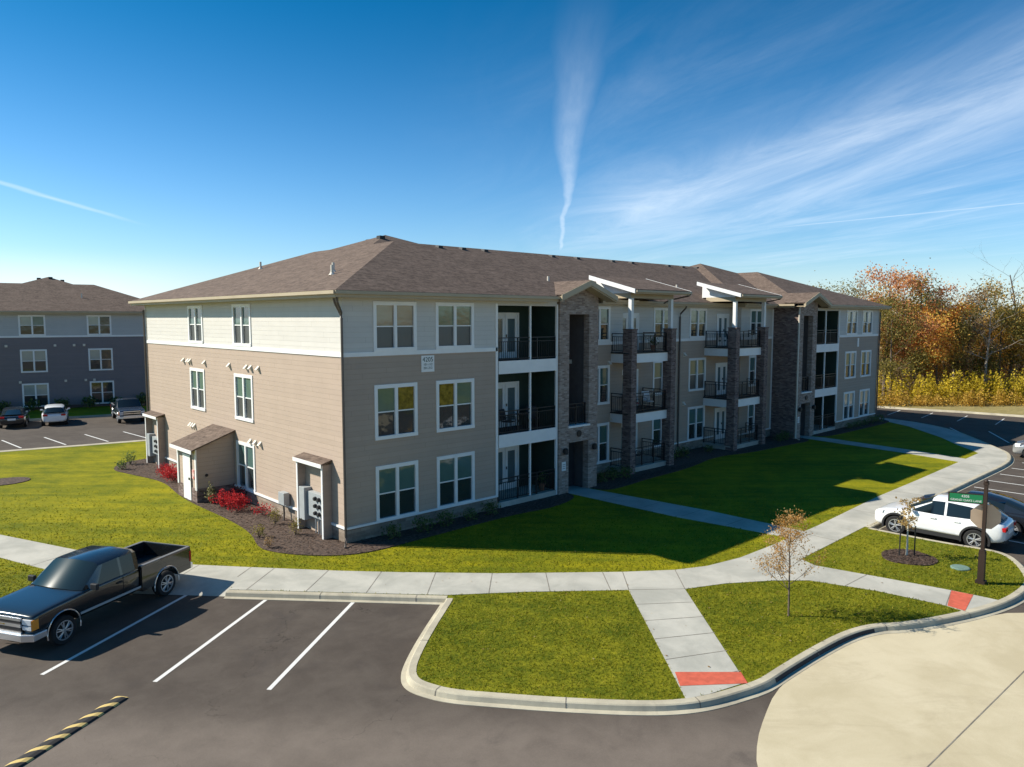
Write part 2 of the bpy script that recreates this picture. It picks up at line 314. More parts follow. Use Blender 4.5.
# ---------------------------------------------------------------- mesh helpers
class MB:
    def __init__(s): s.v = []; s.f = []; s.mi = []
    def add(s, vs, fs, mi=0):
        o = len(s.v); s.v += [tuple(p) for p in vs]
        for f in fs: s.f.append(tuple(i+o for i in f)); s.mi.append(mi)
    def quad(s, a, b, c, d, mi=0): s.add([a, b, c, d], [(0, 1, 2, 3)], mi)
    def poly(s, pts, mi=0): s.add(pts, [tuple(range(len(pts)))], mi)
    def box(s, x0, x1, y0, y1, z0, z1, mi=0):
        vs = [(x, y, z) for z in (z0, z1) for y in (y0, y1) for x in (x0, x1)]
        s.add(vs, [(0, 2, 3, 1), (4, 5, 7, 6), (0, 1, 5, 4), (2, 6, 7, 3), (0, 4, 6, 2), (1, 3, 7, 5)], mi)
    def obox(s, c, ux, hx, hy, hz, mi=0):
        """box about c with horizontal axis ux"""
        ux = Vector((ux[0], ux[1], 0)).normalized(); uy = Vector((-ux.y, ux.x, 0)); c = Vector(c)
        vs = [c+ux*(hx*a)+uy*(hy*b_)+Vector((0, 0, hz*d)) for d in (-1, 1) for b_ in (-1, 1) for a in (-1, 1)]
        s.add(vs, [(0, 2, 3, 1), (4, 5, 7, 6), (0, 1, 5, 4), (2, 6, 7, 3), (0, 4, 6, 2), (1, 3, 7, 5)], mi)
    def prism(s, pts, z0, z1, mi=0, top=True, bottom=True):
        n = len(pts); area = sum(pts[i][0]*pts[(i+1) % n][1]-pts[(i+1) % n][0]*pts[i][1] for i in range(n))
        if area < 0: pts = pts[::-1]
        tris = tessellate_polygon([[Vector((p[0], p[1], 0)) for p in pts]])
        vs = [(p[0], p[1], z0) for p in pts]+[(p[0], p[1], z1) for p in pts]
        fs = [(i, (i+1) % n, n+(i+1) % n, n+i) for i in range(n)]
        def orient(t):
            a, b, c = [pts[i] for i in t]
            return t if (b[0]-a[0])*(c[1]-a[1])-(b[1]-a[1])*(c[0]-a[0]) > 0 else t[::-1]
        for t in tris:
            t = orient(tuple(t))
            if top: fs.append(tuple(n+i for i in t))
            if bottom: fs.append(t[::-1])
        s.add(vs, fs, mi)
    def sheet(s, pts, z, mi=0):
        tris = tessellate_polygon([[Vector((p[0], p[1], 0)) for p in pts]]); fs = []
        for t in tris:
            a, b, c = [pts[i] for i in t]
            fs.append(tuple(t) if (b[0]-a[0])*(c[1]-a[1])-(b[1]-a[1])*(c[0]-a[0]) > 0 else tuple(t)[::-1])
        s.add([(p[0], p[1], z) for p in pts], fs, mi)
    def tube(s, pts, rad, n=6, mi=0, caps=True):
        pts = [Vector(p) for p in pts]; rs = rad if isinstance(rad, (list, tuple)) else [rad]*len(pts); vs = []; fs = []
        for i, p in enumerate(pts):
            d = (pts[min(i+1, len(pts)-1)]-pts[max(i-1, 0)]).normalized()
            a = d.orthogonal().normalized() if abs(d.z) < 0.99 else Vector((1, 0, 0)); a = (a-d*a.dot(d)).normalized(); b = d.cross(a)
            vs += [p+(a*math.cos(2*math.pi*k/n)+b*math.sin(2*math.pi*k/n))*rs[i] for k in range(n)]
        for i in range(len(pts)-1):
            for k in range(n): fs.append((i*n+k, i*n+(k+1) % n, (i+1)*n+(k+1) % n, (i+1)*n+k))
        if caps: fs.append(tuple(range(n))[::-1]); fs.append(tuple((len(pts)-1)*n+k for k in range(n)))
        s.add(vs, fs, mi)
    def lathe(s, prof, c, axis, n=20, mi=0, caps=True):
        """prof: (radius, along) pairs"""
        c = Vector(c); ax = Vector(axis).normalized(); a = ax.orthogonal().normalized(); b = ax.cross(a); vs = []; fs = []
        for r, h in prof: vs += [c+ax*h+(a*math.cos(2*math.pi*k/n)+b*math.sin(2*math.pi*k/n))*r for k in range(n)]
        for i in range(len(prof)-1):
            for k in range(n): fs.append((i*n+k, i*n+(k+1) % n, (i+1)*n+(k+1) % n, (i+1)*n+k))
        if caps: fs.append(tuple(range(n))[::-1]); fs.append(tuple((len(prof)-1)*n+k for k in range(n)))
        s.add(vs, fs, mi)
    def build(s, name, m, parent=None, smooth=False, bevel=0.0, fix=True):
        me = bpy.data.meshes.new(name); me.from_pydata(s.v, [], s.f); me.update()
        for mm in (m if isinstance(m, (list, tuple)) else [m]): me.materials.append(mm)
        if any(s.mi): me.polygons.foreach_set('material_index', s.mi)
        if fix:
            bm = bmesh.new(); bm.from_mesh(me); bmesh.ops.recalc_face_normals(bm, faces=bm.faces); bm.to_mesh(me); bm.free()
        if smooth: me.polygons.foreach_set('use_smooth', [True]*len(me.polygons))
        o = bpy.data.objects.new(name, me); COL.objects.link(o)
        if parent: o.parent = parent
        if bevel:
            md = o.modifiers.new('bevel', 'BEVEL'); md.width = bevel; md.segments = 2; md.limit_method = 'ANGLE'; md.angle_limit = R(35)
        return o
def tag(o, label=None, cat=None, group=None, kind=None):
    if label: o['label'] = label
    if cat: o['category'] = cat
    if group: o['group'] = group
    if kind: o['kind'] = kind
    return o
def thing(name, label, cat, loc=(0, 0, 0), rz=0.0, group=None):
    o = bpy.data.objects.new(name, None); COL.objects.link(o); o.location = loc; o.rotation_euler = (0, 0, rz); o.empty_display_size = 0.3
    return tag(o, label, cat, group)
def kids(o): return [c for c in bpy.data.objects if c.parent == o]
def dup(root, loc, rz=0.0, label=None, group=None, scale=None):
    def cp(o, par):
        c = o.copy(); COL.objects.link(c)
        if par: c.parent = par
        for ch in kids(o): cp(ch, c)
        return c
    r = cp(root, None); r.location = loc; r.rotation_euler = (0, 0, rz)
    if label: r['label'] = label
    if group: r['group'] = group
    if scale: r.scale = (scale,)*3
    return r

# ---------------------------------------------------------------- ground plan (metres; building corner at the origin)
ZG, ZA = -0.12, -0.26
L_, W_ = 48.46, 21.6
def arc(c, r, a0, a1, n=8): return [(c[0]+r*math.cos(R(a0+(a1-a0)*i/n)), c[1]+r*math.sin(R(a0+(a1-a0)*i/n))) for i in range(n+1)]
def smooth_line(pts, it=2):
    for _ in range(it):
        q = [pts[0]]
        for a, b in zip(pts[:-1], pts[1:]):
            q += [(a[0]*.75+b[0]*.25, a[1]*.75+b[1]*.25), (a[0]*.25+b[0]*.75, a[1]*.25+b[1]*.75)]
        pts = q+[pts[-1]]
    return pts
baycorner = (-9.0, 2.55)
bay_back = [(-0.59, -6.65), (-5.15, -1.72)]
RN = (0.743*1.3, 0.669*1.3); RI0, RI1 = (-5.15+RN[0], -1.72+RN[1]), (baycorner[0]+RN[0], baycorner[1]+RN[1])   # curb cut behind the pickup
bay_left = [baycorner, (-10.1, 3.2), (-40.0, -18.0)]
bay_left = [baycorner, (-10.3, 1.55), (-13.5, -0.8), (-40.0, -20.0)]
island = [(-0.59, -6.65)]+smooth_line([(-0.75, -6.80), (-2.5, -8.16), (-3.74, -9.23), (-4.15, -9.73), (-4.28, -10.08), (-4.24, -10.45), (-4.0, -11.11), (-3.31, -11.99), (-2.56, -12.93), (-1.35, -14.28), (-0.65, -14.86), (0.05, -15.22), (1.1, -15.52)])
inlet = smooth_line([(1.1, -15.52), (1.6, -15.62), (2.46, -15.62), (4.03, -15.67), (5.6, -15.8), (6.6, -16.1), (7.2, -16.6), (8.59, -17.23), (9.94, -17.72), (11.19, -18.03), (12.31, -18.15), (13.6, -18.15), (14.61, -17.80), (15.5, -17.39), (16.29, -16.88), (16.5, -16.26), (16.3, -15.29), (16.2, -13.97), (16.2, -12.2)])
rcurb = smooth_line([(16.2, -12.2), (25.49, -12.3), (30.35, -12.3), (34.73, -12.35), (37.08, -12.13), (39.47, -11.47), (40.99, -10.46), (43.53, -8.82), (46.95, -6.47), (49.3, -3.9), (50.6, -0.57), (51.0, 4.0)])
lcurb = [(-45.0, 40.5), (-5.78, 31.8), (-1.85, 30.9), (2.38, 30.1), (30.0, 25.2), (51.0, 24.0)]
# outer boundary of the raised land, counter-clockwise
outline = bay_left[::-1][:-1]+[baycorner, RI1, RI0]+bay_back[::-1]+island[1:]+inlet[1:]+rcurb[1:]+[(51.0, 24.0)]+lcurb[::-1][1:]
def structure(name, mb, m, smooth=False):
    o = mb.build(name, m, smooth=smooth); o['kind'] = 'structure'; return o

g = MB(); g.sheet([(-900, -900), (1500, -900), (1500, 1500), (-900, 1500)], ZA-0.03); structure('ground', g, M_dry)
g = MB(); g.sheet([(-60, -60), (64, -60), (64, 60), (-60, 60)], ZA); structure('asphalt', g, M_asph)
g = MB(); g.prism(outline, ZA-0.1, ZG, bottom=False); structure('lawn', g, M_lawn)

def offset(line, d):
    """shift an open polyline sideways (positive = to its left)"""
    out = []
    for i, p in enumerate(line):
        a = Vector(line[max(i-1, 0)]); b = Vector(line[min(i+1, len(line)-1)]); t = (b-a).normalized()
        n = Vector((-t.y, t.x)); k = 1.0
        if 0 < i < len(line)-1:
            t1 = (Vector(p)-a).normalized(); k = 1/max(0.5, n.dot(Vector((-t1.y, t1.x))))
        out.append((p[0]+n.x*d*k, p[1]+n.y*d*k))
    return out
def sweep(mb, line, prof, close_ends=True):
    """prof: (sideways, z); sideways positive = left of the line"""
    rows = [[(x, y, z) for (x, y) in offset(line, s)] for s, z in prof]
    for r0, r1 in zip(rows[:-1], rows[1:]):
        for i in range(len(line)-1): mb.quad(r0[i], r0[i+1], r1[i+1], r1[i])
    if close_ends:
        mb.poly([r[0] for r in rows][::-1]); mb.poly([r[-1] for r in rows])
# curb: land lies left of the outline when walked counter-clockwise
CP = [(0.19, ZG-0.05), (0.19, ZG+0.012), (0.02, ZG+0.012), (-0.015, ZG-0.01), (-0.05, ZA+0.03), (-0.17, ZA+0.012), (-0.17, ZA-0.03)]
g = MB()
for line in (bay_left[::-1], bay_back[::-1], island, inlet[:], rcurb): sweep(g, line, CP)
sweep(g, lcurb[::-1], [(.62, ZG-.05), (.62, ZG+.012)]+CP[2:5]+[(-.40, ZA+.012), (-.40, ZA-.03)])
structure('curb', g, M_curb)
g = MB()
def nearest_seg(line, n, step):
    acc = 0; out = []
    for a, b in zip(line[:-1], line[1:]):
        d = math.dist(a, b); 
        while acc+d >= step*(len(out)+1) and len(out) < n:
            t = (step*(len(out)+1)-acc)/d; out.append(((a[0]+(b[0]-a[0])*t, a[1]+(b[1]-a[1])*t), ((b[0]-a[0])/d, (b[1]-a[1])/d)))
        acc += d
    return out
for line in (bay_back[::-1], island, inlet, rcurb):
    for (p, u) in nearest_seg(line, 14, 2.9):
        n = (-u[1], u[0]); q = lambda s: (p[0]+n[0]*s, p[1]+n[1]*s)
        h = 0.012
        def rib(s0, z0, s1, z1):
            a, b = q(s0), q(s1)
            g.quad((a[0]-u[0]*h, a[1]-u[1]*h, z0), (a[0]+u[0]*h, a[1]+u[1]*h, z0), (b[0]+u[0]*h, b[1]+u[1]*h, z1), (b[0]-u[0]*h, b[1]-u[1]*h, z1))
        rib(0.19, ZG+0.016, 0.02, ZG+0.016); rib(0.02, ZG+0.016, -0.02, ZG-0.01); rib(-0.02, ZG-0.01, -0.056, ZA+0.034)
structure('curb_joints', g, M_joint)
shade_run = [p for p in inlet if 1.9 < p[0] < 6.6 and p[1] > -16.3]
g = MB(); sweep(g, shade_run, [(-.012, ZG-.022), (-.026, ZG-.022), (-.056, ZA+.022), (-.05, ZA+.015)]); structure('inlet_shade_strip', g, M_dark)  # solid dark strip on the curb face, shade along the inlet as colour

walk_up = [(-40.0, 33.0), (-14.0, 16.0), (-9.05, 10.11), (-7.43, 6.06), (-6.21, 3.41), (-4.9, 1.47), (-3.66, -0.03), (-1.72, -2.32), (-0.31, -3.84), (1.99, -6.13), (5.0, -8.76), (6.41, -9.81), (7.53, -10.32), (9.12, -10.62), (11.26, -10.68), (14.92, -10.66), (21.58, -10.38), (26.92, -10.36), (34.64, -10.26), (37.94, -10.2), (40.19, -8.41), (42.86, -6.62), (47.0, -3.04), (48.67, -0.77), (49.2, 4.0)]
bb = [(x, y) for x, y in offset(bay_back, -0.19)]
inner_r = offset(rcurb, 0.19)
low = [(-40, 28.5), (-14.5, 11.5), (-9.54, 6.83), (-8.75, 4.6), (RI1[0]-.35, RI1[1]+.3), RI1, RI0]+[(-4.98, -1.58), (-0.48, -6.42), (1.45, -7.86), (3.86, -9.9), (5.18, -11.02), (6.49, -11.6), (7.84, -12.5), (8.7, -13.3), (9.3, -15.1), (9.55, -16.9), (9.42, -17.46)]
branch = [(11.12, -17.86), (11.06, -17.17), (10.95, -16.4), (10.66, -14.91), (10.2, -12.75), (10.5, -12.12), (16.2, -12.0)]
walk_poly = low+branch+inner_r[1:]+walk_up[::-1]
g = MB(); g.prism(walk_poly, ZG-0.05, ZG+0.010, bottom=False)
g.prism([(3.87, -9.9), (-0.40, -14.79), (0.15, -15.02), (1.22, -15.30), (5.18, -11.02)], ZG-0.05, ZG+0.010, bottom=False)
walk3 = [(13.15, .9), (13.23, -0.15), (13.83, -6.5), (13.81, -10.66), (12.58, -10.66), (11.95, -6.04), (11.80, -0.15), (11.85, .9)]
walk4 = [(36.6, .9), (36.7, -0.15), (36.9, -1.15), (35.95, -7.42), (35.2, -10.26), (33.9, -10.26), (34.6, -7.24), (35.6, -0.15), (35.4, .9)]
g.prism(walk3, ZG-0.05, ZG+0.010, bottom=False); g.prism(walk4, ZG-0.05, ZG+0.010, bottom=False)
g.add([(-5.15, -1.72, ZA+.008), (*RI0, ZG+.010), (*RI1, ZG+.010), (*baycorner, ZA+.008)], [(0, 1, 2, 3)])
structure('sidewalk', g, M_conc)
WALK2 = [(3.87, -9.9), (-0.40, -14.79), (1.22, -15.40), (5.18, -11.02)]
# expansion joints
g = MB()
def joint(a, b, wd=0.012, z=ZG+0.014):
    a = Vector(a); b = Vector(b); t = (b-a).normalized(); n = Vector((-t.y, t.x))*wd
    g.quad((*(a-n), z), (*(b-n), z), (*(b+n), z), (*(a+n), z))
for k in range(1, 6):
    t = k/5.6
    joint((3.87+(-0.4-3.87)*t, -9.9+(-14.79+9.9)*t), (5.18+(1.22-5.18)*t, -11.02+(-15.4+11.02)*t))
joint((3.87, -9.9), (5.0, -8.76)); joint((5.18, -11.02), (6.41, -9.81)); joint((3.87, -9.9), (5.18, -11.02))
main_lo = [(-8.75, 4.6), RI1, RI0, (-4.98, -1.58), (-0.48, -6.42), (1.45, -7.86), (3.86, -9.9)]
def along(line, step):
    out = []; pos = step; acc = 0
    for a, b in zip(line[:-1], line[1:]):
        d = math.dist(a, b)
        while acc+d >= pos: t = (pos-acc)/d; out.append((a[0]+(b[0]-a[0])*t, a[1]+(b[1]-a[1])*t)); pos += step
        acc += d
    return out
ups = [p for p in walk_up[2:11]]
def closest(line, p):
    best = None
    for a, b in zip(line[:-1], line[1:]):
        a = Vector(a); b = Vector(b); t = max(0, min(1, (Vector(p)-a).dot(b-a)/(b-a).length_squared)); q = a+(b-a)*t
        if best is None or (q-Vector(p)).length < (best-Vector(p)).length: best = q
    return tuple(best)
for p in along([(-9.54, 6.83)]+main_lo, 1.85): joint(p, closest(walk_up, p))
for x in (13.5, 18.5, 23.5, 28.5, 33.5): joint((x, -12.1), (x, -10.45), 0.014)
joint((9.0, -14.25), (10.55, -14.3)); joint((9.5, -16.9), (11.05, -16.6), 0.012)
for t in (0.2, 0.4, 0.6, 0.8): joint((11.80+0.6*t, -0.15-10*t), (13.23+0.6*t, -0.15-10*t), 0.012)
structure('sidewalk_joints', g, M_joint)
g = MB(); g.sheet([(0.45, -13.92), (1.57, -14.97), (1.20, -15.36), (-0.02, -14.38)], ZG+0.016)
g.sheet([(10.95, -16.62), (11.04, -17.18), (9.48, -17.40), (9.54, -16.93)], ZG+0.016)
structure('tactile_strips', g, M_red)
# concrete pad beside the drive
pad = [(-7.0, -30.0), (-4.3, -20.0), (-2.4, -17.9), (-1.37, -16.98), (-0.5, -16.52), (0.4, -16.19), (1.50, -15.85), (2.61, -15.73), (4.43, -15.77), (6.21, -16.05), (7.1, -16.62), (8.66, -17.34), (9.72, -17.75), (10.9, -18.3), (14.0, -21.5), (22, -28), (22, -40), (-7, -40)]
g = MB(); g.sheet(smooth_line(pad, 1), ZA+0.006); structure('concrete_pad', g, M_pad)
g = MB(); joint((1.0, -19.15), (12.0, -19.62), 0.011, ZA+0.011); joint((1.0, -19.15), (-5.0, -19.0), 0.011, ZA+0.011); structure('pad_joint', g, M_joint)
# painted stall lines
g = MB()
def stripe(a, b, wd=0.055): joint(a, b, wd, ZA+0.005)
stripe((-10.3, -3.64), (-5.75, -0.62)); stripe((-8.47, -5.82), (-4.25, -2.68)); stripe((-6.71, -7.97), (-2.45, -4.62)); stripe((-12.4, -1.75), (-8.2, 1.35))
for x in (18.75, 21.0, 23.35, 25.65, 27.95, 30.2, 32.5, 34.8, 37.1): stripe((x, -12.65), (x, -17.4))
for k in range(-3, 5):
    stripe((58.6-0.5*0.17*k, 1.5+2.7*k-2.7*3), (54.0, 1.5+2.7*k-2.7*3-0.5), 0.04)
for y in (-4.0, -6.6, -9.2): stripe((49.5, y-1.2), (45.5+0.3*(y+4), y-3.6), 0.05)
for k in range(-6, 5):
    a = (0.39+2.43*k, 31.95-0.5*k); stripe(a, (a[0]-0.35, a[1]+4.6))
structure('parking_lines', g, M_line)
# raised verges beyond the lots
far = [(58.6, 30.0), (58.9, 3.85), (59.3, 1.18), (60.4, -3.0), (60.9, -7.5), (61.5, -45.0)]
g = MB(); g.prism(far+[(160, -60), (160, 60), (58.6, 60)], ZA-0.1, ZG, bottom=False); structure('far_verge', g, M_dry)
leftland = [(-40, 57.0), (-12, 50.2), (0, 47.4), (12.0, 44.7), (26, 41.5), (40, 38.5)]
g = MB(); g.prism(leftland+[(40, 110), (-60, 110)], ZA-0.1, ZG, bottom=False); structure('left_verge', g, M_lawn)
g = MB(); sweep(g, far, [(s, z) for s, z in CP]); sweep(g, leftland, CP); structure('far_curb', g, M_curb)
# mulch beds
bedL = smooth_line([(0.0, 22.6), (-1.26, 22.4), (-2.46, 20.67), (-2.0, 18.6), (-1.3, 15.51), (-1.75, 12.5), (-1.9, 9.9), (-1.78, 6.19), (-1.95, 3.7), (-2.56, 1.81), (-2.37, 0.85), (-1.63, -0.35), (-0.74, -1.13), (0.35, -1.45), (2.0, -1.35), (5.0, -1.25), (7.4, -1.2), (9.4, -1.5), (11.4, -1.0), (11.75, -0.2)], 2)+[(11.75, 0.3), (0.4, 0.3), (0.2, 22.6)]
bedM = smooth_line([(13.35, -0.2), (13.6, -1.1), (15.5, -1.0), (17.0, -0.8), (21.0, -0.7), (25.0, 0.2), (28.0, -0.6), (32.0, -0.8), (35.0, -1.1), (35.5, -0.2)], 2)+[(35.5, 2.5), (13.4, 2.5)]
bedR = smooth_line([(37.1, -0.2), (37.4, -1.1), (42, -1.2), (47, -1.3), (49.4, -1.0), (49.6, 2.0)], 2)+[(48.3, 2.0), (48.3, 0.3), (37.1, 0.3)]
ring = [(13.37+.88*math.cos(a)*(1+.08*math.sin(3*a)), -14.60+.86*math.sin(a)) for a in [2*math.pi*i/24 for i in range(24)]]
ring2 = [(-7.2+1.1*math.cos(a), 21.0+0.95*math.sin(a)) for a in [2*math.pi*i/20 for i in range(20)]]
g = MB()
for b in (bedL, bedM, bedR, ring, ring2): g.prism(b, ZG-0.05, ZG+0.03, bottom=False)
structure('mulch_bed', g, M_mulch)

# ---------------------------------------------------------------- apartment building
EAVE, PITCHR, OV = 9.09, 0.365, 0.60
F1, F2, F3 = (0.47, 2.52), (3.62, 5.58), (6.93, 8.68)
ZB, ZT0, ZT1 = 0.46, 6.74, 6.88
class Walls:
    """walls of a building as three continuous skins: upper siding, lower siding, base"""
    def __init__(s): s.up, s.lo, s.base, s.trim, s.other = MB(), MB(), MB(), MB(), MB()
    def panel(s, p0, p1, z0, z1, holes=(), tgt=None, depth=0.08):
        p0 = Vector(p0); p1 = Vector(p1); Ln = (p1-p0).length; u = (p1-p0)/Ln; n = Vector((u.y, -u.x))
        us = sorted({0.0, Ln, *[h[0] for h in holes], *[h[1] for h in holes]})
        zs = sorted({z0, z1, *[z for z in (ZB, ZT0) if z0 < z < z1], *[h[2] for h in holes], *[h[3] for h in holes]})
        P = lambda a, z, d=0.0: (p0.x+u.x*a-n.x*d, p0.y+u.y*a-n.y*d, z)
        for a, b in zip(us[:-1], us[1:]):
            for c, d in zip(zs[:-1], zs[1:]):
                mu, mz = (a+b)/2, (c+d)/2
                if any(h[0] < mu < h[1] and h[2] < mz < h[3] for h in holes): continue
                t = tgt or (s.base if mz < ZB else s.lo if mz < ZT0 else s.up)
                t.quad(P(a, c), P(b, c), P(b, d), P(a, d))
        for a, b, c, d in holes:
            t = tgt or s.trim
            t.quad(P(a, c), P(a, d), P(a, d, depth), P(a, c, depth)); t.quad(P(b, d), P(b, c), P(b, c, depth), P(b, d, depth))
            t.quad(P(a, d), P(b, d), P(b, d, depth), P(a, d, depth)); t.quad(P(b, c), P(a, c), P(a, c, depth), P(b, c, depth))
    def band(s, p0, p1, z0, z1, out=0.03, mb=None):
        p0 = Vector(p0); p1 = Vector(p1); u = (p1-p0).normalized(); n = Vector((u.y, -u.x)); c = (p0+p1)/2+n*(out/2-0.02)
        (mb or s.trim).obox((c.x, c.y, (z0+z1)/2), u, (p1-p0).length/2, out/2+0.02, (z1-z0)/2)
def window_at(p, u, wd, z0, z1, parent, top='blind_green', bot='screen', depth=0.07):
    """twin double-hung window; p = its left end on the wall plane, u = along the wall, outside to the right of u"""
    u = Vector((u[0], u[1])).normalized(); n = Vector((u.y, -u.x)); h = z1-z0
    root_loc = (p[0], p[1], z0)
    f = MB(); ft = 0.085
    def bar(a0, a1, b0, b1, o0=-depth, o1=0.035):
        c = Vector((p[0], p[1]))+u*((a0+a1)/2)+n*((o0+o1)/2)
        f.obox((c.x, c.y, z0+(b0+b1)/2), u, (a1-a0)/2, (o1-o0)/2, (b1-b0)/2)
    bar(-0.05, wd+0.05, -0.05, ft, o1=0.05); bar(-0.05, wd+0.05, h-ft, h+0.06)
    bar(-0.05, ft, ft, h-ft); bar(wd-ft, wd+0.05, ft, h-ft)
    twin = wd > 1.2
    if twin: bar(wd/2-0.065, wd/2+0.065, ft, h-ft)
    spans = [(ft, wd/2-0.065), (wd/2+0.065, wd-ft)] if twin else [(ft, wd-ft)]
    for a, b in spans: bar(a, b, h*0.49, h*0.49+0.045, o1=-0.005)
    fr = f.build('window', M_white, parent)
    tops = top if isinstance(top, (list, tuple)) else [top]*len(spans)
    for (a, b), tp in zip(spans, tops):
        g_ = MB()
        for (b0, b1, mi, dd) in ((h*0.49+0.045, h-ft, 0, 0.03), (ft, h*0.49, 1, 0.05)):
            q = [Vector((p[0], p[1]))+u*a-n*dd, Vector((p[0], p[1]))+u*b-n*dd]
            g_.quad((*q[0], z0+b0), (*q[1], z0+b0), (*q[1], z0+b1), (*q[0], z0+b1), mi)
        g_.build('pane', [M_glass[tp], M_glass[bot]], fr, fix=False)
    return fr
def french_door(p, u, wd, z0, parent, h=2.12, tint='door'):
    u = Vector((u[0], u[1])).normalized(); n = Vector((u.y, -u.x)); f = MB(); g_ = MB()
    def bar(mb, a0, a1, b0, b1, o0, o1):
        c = Vector((p[0], p[1]))+u*((a0+a1)/2)+n*((o0+o1)/2); mb.obox((c.x, c.y, z0+(b0+b1)/2), u, (a1-a0)/2, (o1-o0)/2, (b1-b0)/2)
    bar(f, 0, 0.09, 0, h, 0, .06); bar(f, wd-.09, wd, 0, h, 0, .06); bar(f, .09, wd-.09, h-.1, h, 0, .06)
    for a, b in ((0.09, wd/2), (wd/2, wd-0.09)):
        bar(f, a+.01, a+.16, .02, h-.1, .0, .045); bar(f, b-.16, b-.01, .02, h-.1, .0, .045)
        bar(f, a+.16, b-.16, .02, .30, 0, .04); bar(f, a+.16, b-.16, h-.28, h-.1, 0, .04)
        bar(g_, a+.16, b-.16, .30, h-.28, 0, .02)
    d = f.build('french_door', M_white, parent); g_.build('glass', M_glass[tint], d)
    k = MB(); bar(k, wd/2+.05, wd/2+.09, .98, 1.10, .045, .09); k.build('handle', M_brown, d)
    return d
def railing(p0, p1, z0, parent, h=1.02, name='railing'):
    p0 = Vector(p0); p1 = Vector(p1); Ln = (p1-p0).length; u = (p1-p0)/Ln; r = MB()
    def bar(a0, a1, b0, b1, t=0.02):
        c = p0+u*((a0+a1)/2); r.obox((c.x, c.y, z0+(b0+b1)/2), u, (a1-a0)/2, t, (b1-b0)/2)
    bar(0, Ln, h-.04, h, .025); bar(0, Ln, h-.20, h-.17, .018); bar(0, Ln, .08, .11, .018)
    k = max(2, int(Ln/1.25)+1)
    for i in range(k+1): x = min(max(Ln*i/k, .025), Ln-.025); bar(x-.025, x+.025, .003, h-.003, .024)
    nb = int(Ln/.115)
    for i in range(1, nb): x = Ln*i/nb; bar(x-.008, x+.008, .11, h-.2, .008)
    return r.build(name, M_black, parent, fix=False)

def roof_faces():
    a = 7.475; xw = -OV+19.2; xb = 14.4; yw, ym = 1.2, 2.05; yc = W_/2
    z = lambda t: EAVE+PITCHR*t
    def near(mx, my):
        X = (lambda x: L_-x) if mx else (lambda x: x); Y = (lambda y: W_-y) if my else (lambda y: y)
        q = lambda x, y, zz: (X(x), Y(y), zz)
        A0, A1, A2 = q(-OV, -OV, EAVE), q(-OV+a, -OV+a, z(a)), q(-OV+a, yw+a, z(a))
        B0, B1 = q(xb, -OV, EAVE), q(xb, yw, EAVE); K = q(-OV+9.6, yc, z(9.6))
        C0, C1 = q(xw, yw, EAVE), q(xw, ym, EAVE); V = q(xw-(yc-ym), yc, z(yc-ym))
        return A0, A1, A2, B0, B1, K, C0, C1, V
    faces = []; eaves = []
    for mx in (0, 1):
        n0 = near(mx, 0); n1 = near(mx, 1)
        faces.append([n0[0], n0[1], n0[2], n0[5], n1[2], n1[1], n1[0]]); eaves.append((n0[0], n1[0]))
        for A0, A1, A2, B0, B1, K, C0, C1, V in (n0, n1):
            if A0[1] < W_/2:                                          # front: notch for the tower gable
                X = (lambda x: L_-x) if mx else (lambda x: x); gx, gz = 12.5-1.95, 9.16; gy = -OV+(gz-EAVE)/PITCHR+.03
                t_ = ((xb-OV)-(gx+gy))/2; N1, N2, N3 = (X(gx), -OV, EAVE), (X(gx), gy, z(gy+OV)), (X(gx+t_), gy+t_, z(gy+t_+OV)); N4 = (X(xb), 0.0, EAVE)
                faces += [[A0, N1, N2, N3, A1], [N4, B1, A2, A1, N3], [B1, C0, K, A2], [C0, C1, V, K]]
                eaves += [(A0, N1), (N4, B1), (B1, C0), (C0, C1)]
            else:
                faces += [[A0, B0, A1], [B0, B1, A2, A1], [B1, C0, K, A2], [C0, C1, V, K]]
                eaves += [(A0, B0), (B0, B1), (B1, C0), (C0, C1)]
    for my in (0, 1):
        a_, b_ = near(0, my), near(1, my)
        faces.append([a_[7], b_[7], b_[8], a_[8]]); eaves.append((a_[7], b_[7]))
    return faces, eaves
